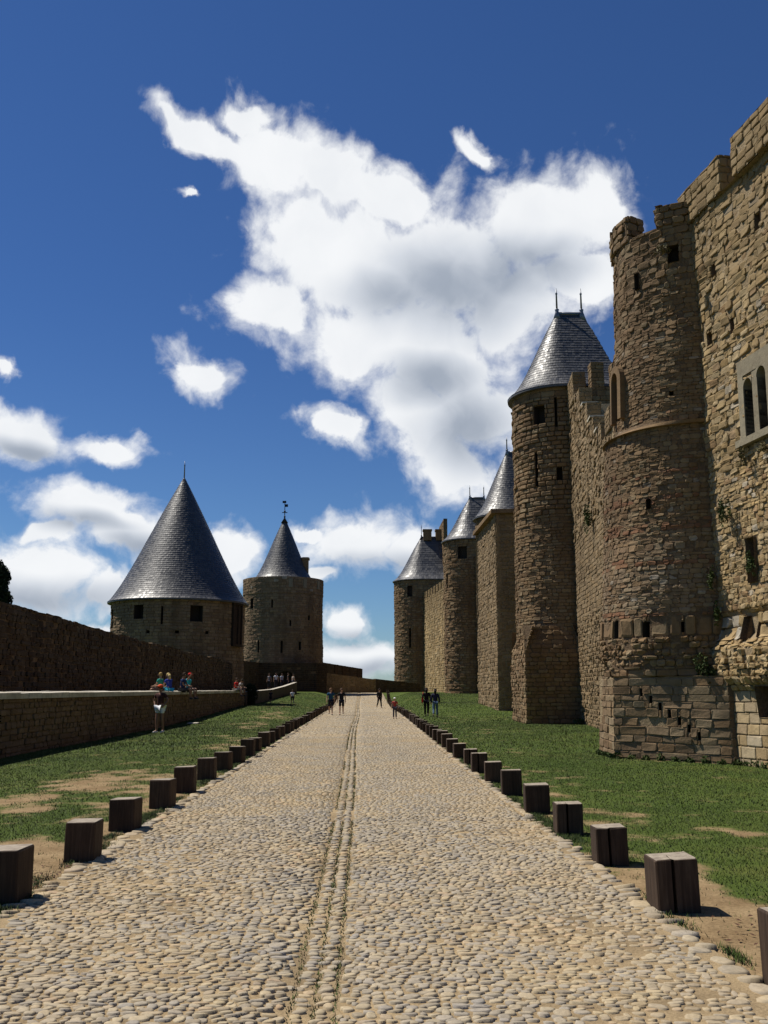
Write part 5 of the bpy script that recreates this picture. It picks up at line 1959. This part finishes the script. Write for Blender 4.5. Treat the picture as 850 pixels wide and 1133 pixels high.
for k in range(26):
    z = rng.uniform(0.1, 1.45)
    q = rng.uniform(0, 0.42) * (1 - z / 2.6)
    a = rng.uniform(0, 6.28)
    leaf_clump(mb, (-8.75 + q * math.cos(a) * 1.1, 76 + q * math.sin(a), gz(-8.75, 76) + z), (0.34, 0.34, 0.34), 130, 0.08, rng)
mb.build('crown', [M['yew']], root)
m_ = MB()
m_.tube([(-8.75, 76, gz(-8.75, 76) - 0.1), (-8.75, 76, gz(-8.75, 76) + 1.2)], [0.05, 0.02], 6)
m_.build('trunk', [M['bark']], root)

# pale pipe hanging beside the shaded tower foot
m_ = MB()
m_.tube([(11.02, 46.9, 0.02), (10.9, 46.75, 0.5), (10.93, 46.72, 1.1), (11.0, 46.8, 1.7), (11.08, 47.0, 2.1)], 0.035, 8)
tag(m_.build('drain_pipe', [M['hose']]), 'pale bent pipe leaning at the foot of the shaded tower', 'pipe')


# ------------------------------------------------------------------ people
def skinned(verts, edges, radii, root=0, sub=2):
    me = bpy.data.meshes.new('tmp_skin')
    me.from_pydata([tuple(v) for v in verts], edges, [])
    o = bpy.data.objects.new('tmp_skin', me)
    C.objects.link(o)
    o.modifiers.new('skin', 'SKIN')
    for i, sv in enumerate(me.skin_vertices[0].data):
        r_ = radii[i]
        sv.radius = r_ if hasattr(r_, '__len__') else (r_, r_)
        sv.use_root = (i == root)
    s = o.modifiers.new('sub', 'SUBSURF')
    s.levels = sub
    s.render_levels = sub
    dg = bpy.context.evaluated_depsgraph_get()
    ev = o.evaluated_get(dg)
    res = bpy.data.meshes.new_from_object(ev)
    V = np.empty(len(res.vertices) * 3)
    res.vertices.foreach_get('co', V)
    F = [tuple(p.vertices) for p in res.polygons]
    bpy.data.objects.remove(o)
    bpy.data.meshes.remove(me)
    bpy.data.meshes.remove(res)
    return V.reshape(-1, 3), F


def add_poly(mb, V, F, mat=0):
    b0 = None
    by = {}
    for f in F:
        by.setdefault(len(f), []).append(f)
    first = True
    for k, fs in by.items():
        if first:
            base = mb.nv
            mb.add(V, fs, mat, True)
            first = False
        else:
            mb.more(fs, base, mat, True)


SKIN = plain('skin', (0.42, 0.25, 0.17), 0.6)
SKIN_T = plain('skin_tanned', (0.26, 0.14, 0.09), 0.6)
EYE = plain('eye', (0.03, 0.02, 0.02), 0.3)
_cm = {}


def cloth(col):
    if col not in _cm:
        _cm[col] = plain('cloth', col, 0.85, 0.15, var=0.15)
    return _cm[col]


def rotx(v, a):
    c, s = math.cos(a), math.sin(a)
    return np.array([v[0], v[1] * c - v[2] * s, v[1] * s + v[2] * c])


def person(label, loc, rz, pose, height, shirt, legs, hair, leg_len='long', sleeve=True, hat=None, skin=SKIN, shoes=(0.05, 0.05, 0.05), ph=1.0, long_hair=False, bag=None, arms='down', lean=0.0, group='visitors'):
    """figure faces +Y in its own frame; built at 1.75 m, then scaled"""
    s = height / 1.75
    J = {}
    pz = 0.95
    if pose == 'sit':
        pz = 0.10
    J['pel'] = np.array([0, 0, pz])
    up = lambda y, z: J['pel'] + rotx(np.array([0, y, z]), -lean)
    J['waist'] = up(0.0, 0.14)
    J['chest'] = up(0.0, 0.34)
    J['neck'] = up(0.0, 0.53)
    J['hb'] = up(0.015, 0.61)
    J['hm'] = up(0.03, 0.70)
    J['ht'] = up(0.02, 0.785)
    for sd, nm in ((-1, 'l'), (1, 'r')):
        J['sh' + nm] = up(0, 0.47) + np.array([0.185 * sd, 0, 0])
        sw = 0.35 * ph * sd if pose == 'walk' else 0.08 * sd
        if arms == 'lap' or pose == 'sit' and arms == 'down':
            J['el' + nm] = J['sh' + nm] + np.array([0.06 * sd, 0.10, -0.25])
            J['wr' + nm] = J['el' + nm] + np.array([-0.10 * sd, 0.20, -0.07])
            hd = np.array([-0.02 * sd, 0.08, -0.02])
        elif arms == 'up' and sd > 0:
            J['el' + nm] = J['sh' + nm] + np.array([0.10, 0.14, 0.04])
            J['wr' + nm] = J['el' + nm] + np.array([0.02, 0.14, 0.18])
            hd = np.array([0.0, 0.05, 0.07])
        elif arms == 'hips':
            J['el' + nm] = J['sh' + nm] + np.array([0.16 * sd, -0.05, -0.24])
            J['wr' + nm] = J['el' + nm] + np.array([-0.12 * sd, 0.10, -0.17])
            hd = np.array([-0.05 * sd, 0.05, -0.04])
        else:
            J['el' + nm] = J['sh' + nm] + rotx(np.array([0.06 * sd, -0.02, -0.28]), sw)
            J['wr' + nm] = J['el' + nm] + rotx(np.array([0.01 * sd, 0.04, -0.25]), sw * 1.2 + 0.1)
            hd = np.array([0, 0.02, -0.08])
        J['hd' + nm] = J['wr' + nm] + hd
        J['hip' + nm] = J['pel'] + np.array([0.095 * sd, 0, -0.03])
        if pose == 'sit':
            kx = 0.13 * sd
            J['kn' + nm] = np.array([kx, 0.44, pz + 0.02])
            J['an' + nm] = np.array([kx * 0.9, 0.46 + 0.05 * sd, pz - 0.40])
            J['to' + nm] = J['an' + nm] + np.array([0.01 * sd, 0.16, -0.06])
        else:
            a = -0.40 * ph * sd if pose == 'walk' else (0.06 * sd)
            J['kn' + nm] = J['hip' + nm] + rotx(np.array([0.005 * sd, 0.02, -0.43]), a)
            bend = (0.5 if a < 0 else 0.05) * (1 if pose == 'walk' else 0.3)
            J['an' + nm] = J['kn' + nm] + rotx(np.array([0, -0.02, -0.41]), a * 0.8 - (bend if a < 0 else 0.0) * 0.9)
            J['to' + nm] = J['an' + nm] + rotx(np.array([0.015 * sd, 0.15, -0.055]), min(0, a) * 0.4)
    if pose != 'sit':
        low = min(J['tol'][2], J['tor'][2], J['anl'][2] - 0.07, J['anr'][2] - 0.07) - 0.025
        for k in J:
            J[k] = J[k] - np.array([0, 0, low])
    names = list(J)
    ix = {k: i for i, k in enumerate(names)}
    rad = dict(pel=(0.15, 0.105), waist=(0.135, 0.095), chest=(0.155, 0.105), neck=0.058, hb=0.062, hm=(0.082, 0.098), ht=0.055)
    for nm in 'lr':
        rad.update({'sh' + nm: 0.058, 'el' + nm: 0.042, 'wr' + nm: 0.028, 'hd' + nm: (0.020, 0.042), 'hip' + nm: 0.088, 'kn' + nm: 0.058, 'an' + nm: 0.038, 'to' + nm: 0.03})
    E = [('pel', 'waist'), ('waist', 'chest'), ('chest', 'neck'), ('neck', 'hb'), ('hb', 'hm'), ('hm', 'ht')]
    for nm in 'lr':
        E += [('chest', 'sh' + nm), ('sh' + nm, 'el' + nm), ('el' + nm, 'wr' + nm), ('wr' + nm, 'hd' + nm), ('pel', 'hip' + nm), ('hip' + nm, 'kn' + nm), ('kn' + nm, 'an' + nm), ('an' + nm, 'to' + nm)]
    Rz = np.array([[math.cos(rz), -math.sin(rz), 0], [math.sin(rz), math.cos(rz), 0], [0, 0, 1]])
    W = lambda V: (np.asarray(V) @ Rz.T) * s + np.array(loc)
    root = thing('person', label, 'person', loc, group)

    def grow(keys, edges, extra=0.0, rmul=1.0, sub=1):
        kk = {k: i for i, k in enumerate(keys)}
        ee = [(kk[a], kk[b]) for a, b in edges]
        rr_ = []
        for k in keys:
            q = rad[k]
            q = q if hasattr(q, '__len__') else (q, q)
            rr_.append(tuple(x * rmul + extra for x in q))
        return skinned([J[k] for k in keys], ee, rr_, 0, sub)
    # body with head and hands: one mesh
    mb = MB()
    V, F = grow(names, E)
    add_poly(mb, W(V), F)
    for nm, sd in (('l', -1), ('r', 1)):
        w_, h_ = J['wr' + nm], J['hd' + nm]
        ax = (h_ - w_) / np.linalg.norm(h_ - w_)
        sidev = np.cross(ax, np.array([1.0, 0.0, 0.0]))
        sidev = sidev / max(np.linalg.norm(sidev), 1e-6)
        nrm = np.cross(ax, sidev)
        for q, ln in zip((-0.033, -0.011, 0.011, 0.032), (0.060, 0.078, 0.083, 0.070)):
            p0 = h_ + sidev * q - ax * 0.01
            p1 = p0 + ax * ln * 0.62 + nrm * 0.006 * sd
            p2 = p1 + ax * ln * 0.45 - nrm * 0.022 * sd
            mb.tube([tuple(x) for x in W([p0, p1, p2])], [0.0095 * s, 0.0085 * s, 0.006 * s], 5)
        p0 = w_ + (h_ - w_) * 0.35 + sidev * 0.022
        mb.tube([tuple(x) for x in W([p0, p0 + sidev * 0.032 + ax * 0.03, p0 + sidev * 0.036 + ax * 0.065])], [0.011 * s, 0.010 * s, 0.007 * s], 5)
    # nose and ears
    fw = rotx(np.array([0, 1, 0]), -lean)
    upv = rotx(np.array([0, 0, 1]), -lean)
    hc = J['hm'] + fw * 0.005
    nose = W([hc + fw * 0.118 + upv * -0.012])[0]
    mb.ball(nose, (0.014 * s, 0.018 * s, 0.020 * s), 6, 5)
    for sd in (-1, 1):
        mb.ball(W([hc + np.array([0.088 * sd, 0, 0])])[0], (0.014 * s, 0.018 * s, 0.028 * s), 6, 5)
    mb.build('body', [skin], root)
    m_ = MB()
    for sd in (-1, 1):
        m_.ball(W([hc + np.array([0.034 * sd, 0, 0]) + fw * 0.098 + upv * 0.018])[0], 0.012 * s, 6, 5)
    m_.build('eyes', [EYE], root)
    m_ = MB()
    m_.ball(W([hc + fw * 0.100 - upv * 0.052])[0], (0.024 * s, 0.010 * s, 0.006 * s), 6, 5)
    m_.build('mouth', [plain('lips', (0.32, 0.12, 0.10), 0.6)], root)
    if shirt is not None:
        keys = ['chest', 'waist', 'pel', 'neck', 'shl', 'shr']
        ed = [('chest', 'waist'), ('waist', 'pel'), ('chest', 'neck'), ('chest', 'shl'), ('chest', 'shr')]
        J2 = dict(J)
        if sleeve:
            frac = 1.0 if sleeve == 'long' else 0.62
            for nm in 'lr':
                J['sl' + nm] = J['sh' + nm] + (J['el' + nm] - J['sh' + nm]) * frac
                rad['sl' + nm] = 0.05
                keys.append('sl' + nm)
                ed.append(('sh' + nm, 'sl' + nm))
                if sleeve == 'long':
                    J['sm' + nm] = J['el' + nm] + (J['wr' + nm] - J['el' + nm]) * 0.92
                    rad['sm' + nm] = 0.034
                    keys.append('sm' + nm)
                    ed.append(('sl' + nm, 'sm' + nm))
        rad['neck'] = 0.05
        V, F = grow(keys, ed, 0.017)
        m_ = MB()
        add_poly(m_, W(V), F)
        m_.build('shirt', [cloth(shirt)], root)
    keys = ['pel', 'hipl', 'hipr']
    ed = [('pel', 'hipl'), ('pel', 'hipr')]
    for nm in 'lr':
        if leg_len == 'long':
            J['lk' + nm], J['ll' + nm] = J['kn' + nm], J['kn' + nm] + (J['an' + nm] - J['kn' + nm]) * 0.92
            rad['lk' + nm], rad['ll' + nm] = 0.060, 0.048
            keys += ['lk' + nm, 'll' + nm]
            ed += [('hip' + nm, 'lk' + nm), ('lk' + nm, 'll' + nm)]
        else:
            J['lk' + nm] = J['hip' + nm] + (J['kn' + nm] - J['hip' + nm]) * (0.9 if leg_len == 'short' else 0.55)
            rad['lk' + nm] = 0.075
            keys += ['lk' + nm]
            ed += [('hip' + nm, 'lk' + nm)]
    V, F = grow(keys, ed, 0.016)
    m_ = MB()
    add_poly(m_, W(V), F)
    m_.build('trousers' if leg_len == 'long' else 'shorts', [cloth(legs)], root)
    for nm in 'lr':
        m_ = MB()
        a, t = J['an' + nm], J['to' + nm]
        m_.tube([tuple(x) for x in W([a + (a - t) * 0.25 - np.array([0, 0, 0.035]), a - np.array([0, 0, 0.045]), (a + t) / 2 - np.array([0, 0, 0.012]), t + (t - a) * 0.22])], [0.030 * s, 0.045 * s, 0.043 * s, 0.022 * s], 8)
        m_.build('shoe', [cloth(shoes)], root)
    m_ = MB()
    m_.ball(W([hc + upv * 0.028 - fw * 0.024])[0], (0.096 * s, 0.098 * s, 0.100 * s), 12, 8)
    if long_hair:
        m_.tube([tuple(x) for x in W([hc - fw * 0.05 + upv * 0.03, hc - fw * 0.085 - upv * 0.08, hc - fw * 0.10 - upv * 0.24])], [0.085 * s, 0.085 * s, 0.045 * s], 9)
    m_.build('hair', [cloth(hair)], root)
    if hat is not None:
        m_ = MB()
        m_.ball(W([hc + upv * 0.058])[0], (0.103 * s, 0.108 * s, 0.082 * s), 12, 8)
        c_ = W([hc + upv * 0.062 + fw * 0.11])[0]
        m_.ball(c_, (0.085 * s, 0.085 * s, 0.010 * s), 12, 4)
        m_.build('cap', [cloth(hat)], root)
    if bag is not None:
        b = bag
        bt = thing('shoulder_bag', b[1], 'bag', tuple(W([J['pel'] + np.array([b[2] * 0.24, 0, 0.05])])[0]))
        m_ = MB()
        cb = J['pel'] + np.array([b[2] * 0.25, 0.0, 0.06])
        pts = [cb + np.array(q) for q in ((0, -0.15, -0.13), (0, 0.15, -0.13), (0, 0.15, 0.10), (0, -0.15, 0.10))]
        th = np.array([0.05, 0, 0])
        V = W([p - th for p in pts] + [p + th for p in pts])
        m_.add(V, [(0, 3, 2, 1), (4, 5, 6, 7), (0, 1, 5, 4), (1, 2, 6, 5), (2, 3, 7, 6), (3, 0, 4, 7)], 0)
        m_.build('pouch', [cloth(b[0])], bt)
        m_ = MB()
        m_.tube([tuple(x) for x in W([cb + np.array([0, -0.12, 0.1]), J['sh' + ('l' if b[2] < 0 else 'r')] + np.array([b[2] * 0.02, -0.03, 0.075]), cb + np.array([0, 0.12, 0.1])])], 0.012 * s, 5)
        m_.build('strap', [cloth(b[0])], bt)
    return root


FACE_CAM = math.pi           # towards the viewer
WT_ = 1.60                   # top of the low wall
g_wall = 'visitors sitting on the low wall'
person('standing visitor in a red cap and white shorts on the grass by the low wall', (-7.75, 37.2, gz(-7.75, 37.2)), R(150), 'stand', 1.80, (0.06, 0.025, 0.02), (0.75, 0.77, 0.8), (0.05, 0.03, 0.02), 'brief', True, hat=(0.60, 0.09, 0.03), skin=SKIN_T, shoes=(0.7, 0.7, 0.7), arms='hips')
person('fair-haired visitor in a green top sitting with back turned, leftmost on the low wall', (-9.1, 43.5, WT_ - 0.03), R(75), 'sit', 1.62, (0.03, 0.26, 0.20), (0.10, 0.06, 0.05), (0.40, 0.27, 0.10), 'short', group=g_wall)
person('blonde long-haired visitor in blue over turquoise on the low wall', (-9.1, 45.6, WT_ - 0.03), R(60), 'sit', 1.66, (0.03, 0.05, 0.30), (0.05, 0.45, 0.62), (0.55, 0.42, 0.18), 'short', long_hair=True, group=g_wall, lean=0.15)
person('dark-haired visitor in a navy top with bare legs hanging down the low wall', (-8.85, 47.4, WT_ - 0.03), R(-100), 'sit', 1.75, (0.02, 0.035, 0.11), (0.05, 0.05, 0.06), (0.05, 0.03, 0.02), 'short', group=g_wall, skin=SKIN_T, lean=0.12)
person('visitor in a red cap and turquoise shirt raising an arm on the low wall', (-8.85, 48.9, WT_ - 0.03), R(-110), 'sit', 1.74, (0.03, 0.38, 0.48), (0.12, 0.10, 0.09), (0.05, 0.03, 0.02), 'short', hat=(0.60, 0.02, 0.02), arms='up', group=g_wall, skin=SKIN_T, lean=0.1)
person('visitor in a red shirt sitting farther along the low wall', (-8.95, 68.2, WT_ - 0.03), R(-110), 'sit', 1.72, (0.50, 0.02, 0.02), (0.40, 0.38, 0.36), (0.06, 0.04, 0.03), 'short', group=g_wall, lean=0.1)
person('dark-haired visitor in pale clothes leaning forward beside the red shirt', (-8.95, 70.0, WT_ - 0.03), R(-100), 'sit', 1.72, (0.50, 0.45, 0.42), (0.06, 0.06, 0.07), (0.04, 0.03, 0.02), 'short', group=g_wall, lean=0.35, skin=SKIN_T)
g_road = 'visitors walking on the cobbled road'
person('walker in a blue top and dark cropped trousers, left of the pair on the road', (-2.02, 63.4, gz(-2.02, 63.4)), FACE_CAM, 'walk', 1.74, (0.02, 0.07, 0.14), (0.02, 0.02, 0.03), (0.16, 0.09, 0.05), 'short', ph=0.5, group=g_road)
person('walker in black shirt and shorts, right of the pair on the road', (-1.30, 63.0, gz(-1.3, 63)), FACE_CAM, 'walk', 1.74, (0.015, 0.015, 0.018), (0.015, 0.015, 0.02), (0.10, 0.06, 0.04), 'short', ph=-0.6, group=g_road)
person('lone dark-clothed walker crossing the far end of the road', (1.62, 86.0, gz(1.62, 86)), R(200), 'walk', 1.74, (0.02, 0.018, 0.018), (0.02, 0.02, 0.025), (0.03, 0.02, 0.02), 'long', sleeve='long', ph=0.8, group=g_road)
person('small child in a white hat and red top beside the right bollards', (1.92, 55.0, gz(1.92, 55)), R(170), 'stand', 1.18, (0.36, 0.06, 0.05), (0.05, 0.05, 0.07), (0.10, 0.06, 0.03), 'long', hat=(0.80, 0.80, 0.80), group=g_road)
g_lawn = 'visitors walking on the lawns'
person('long-haired woman in black carrying a red bag on the right lawn', (3.98, 58.5, gz(3.98, 58.5)), R(-8), 'walk', 1.74, (0.015, 0.012, 0.014), (0.012, 0.012, 0.014), (0.02, 0.014, 0.012), 'long', sleeve='long', long_hair=True, ph=0.4, bag=((0.55, 0.03, 0.03), 'red and white bag hanging at the side of the woman in black', -1), group=g_lawn)
person('woman in a navy top and blue jeans on the right lawn', (4.42, 57.2, gz(4.42, 57.2)), R(-8), 'walk', 1.68, (0.02, 0.022, 0.05), (0.09, 0.14, 0.22), (0.02, 0.014, 0.012), 'long', sleeve='long', long_hair=True, ph=-0.5, group=g_lawn)
person('child in a white shirt and dark shorts on the left lawn', (-5.45, 76.0, gz(-5.45, 76)), R(20), 'walk', 1.22, (0.62, 0.66, 0.70), (0.02, 0.02, 0.03), (0.06, 0.04, 0.03), 'short', ph=0.5, group=g_lawn)
person('small child in dark clothes by the ramp on the left lawn', (-7.55, 80.0, gz(-7.55, 80)), R(160), 'walk', 1.12, (0.05, 0.04, 0.04), (0.03, 0.03, 0.03), (0.05, 0.03, 0.02), 'short', ph=0.7, skin=SKIN_T, group=g_lawn)
g_gate = 'visitors standing on the ramp by the gateway'
gate = [('visitor in grey at the left of the group on the ramp', -9.75, 106.5, (0.18, 0.18, 0.20), 1.70), ('visitor in a white shirt in the middle of the group on the ramp', -9.05, 107.0, (0.65, 0.68, 0.72), 1.76),
        ('visitor in pale blue behind the white shirt on the ramp', -8.45, 107.6, (0.35, 0.40, 0.48), 1.72), ('visitor in black on the ramp near the gateway', -7.75, 107.4, (0.03, 0.03, 0.035), 1.75),
        ('visitor in beige at the right of the group on the ramp', -7.2, 107.9, (0.36, 0.30, 0.24), 1.66)]
for i, (lab, x, y, c_, h_) in enumerate(gate):
    person(lab, (x - 0.5, y, 1.70), R(150 + 40 * i), 'stand', h_, c_, (0.04, 0.04, 0.06), (0.06, 0.04, 0.03), 'long', group=g_gate)

# small pale flat scrap, material undetermined, lying in the shade under the sitting visitors
m_ = MB()
zz = gz(-8.1, 46.5)
m_.add([(-8.35, 46.3, zz + 0.03), (-7.85, 46.2, zz + 0.035), (-7.8, 46.6, zz + 0.06), (-8.3, 46.7, zz + 0.05), (-8.35, 46.3, zz - 0.01), (-7.85, 46.2, zz - 0.01), (-7.8, 46.6, zz - 0.01), (-8.3, 46.7, zz - 0.01)],
       [(0, 1, 2, 3), (0, 4, 5, 1), (1, 5, 6, 2), (2, 6, 7, 3), (3, 7, 4, 0)], 0)
tag(m_.build('pale_scrap', [M['coping']]), 'small pale flat scrap on the grass below the sitting visitors', 'stone')
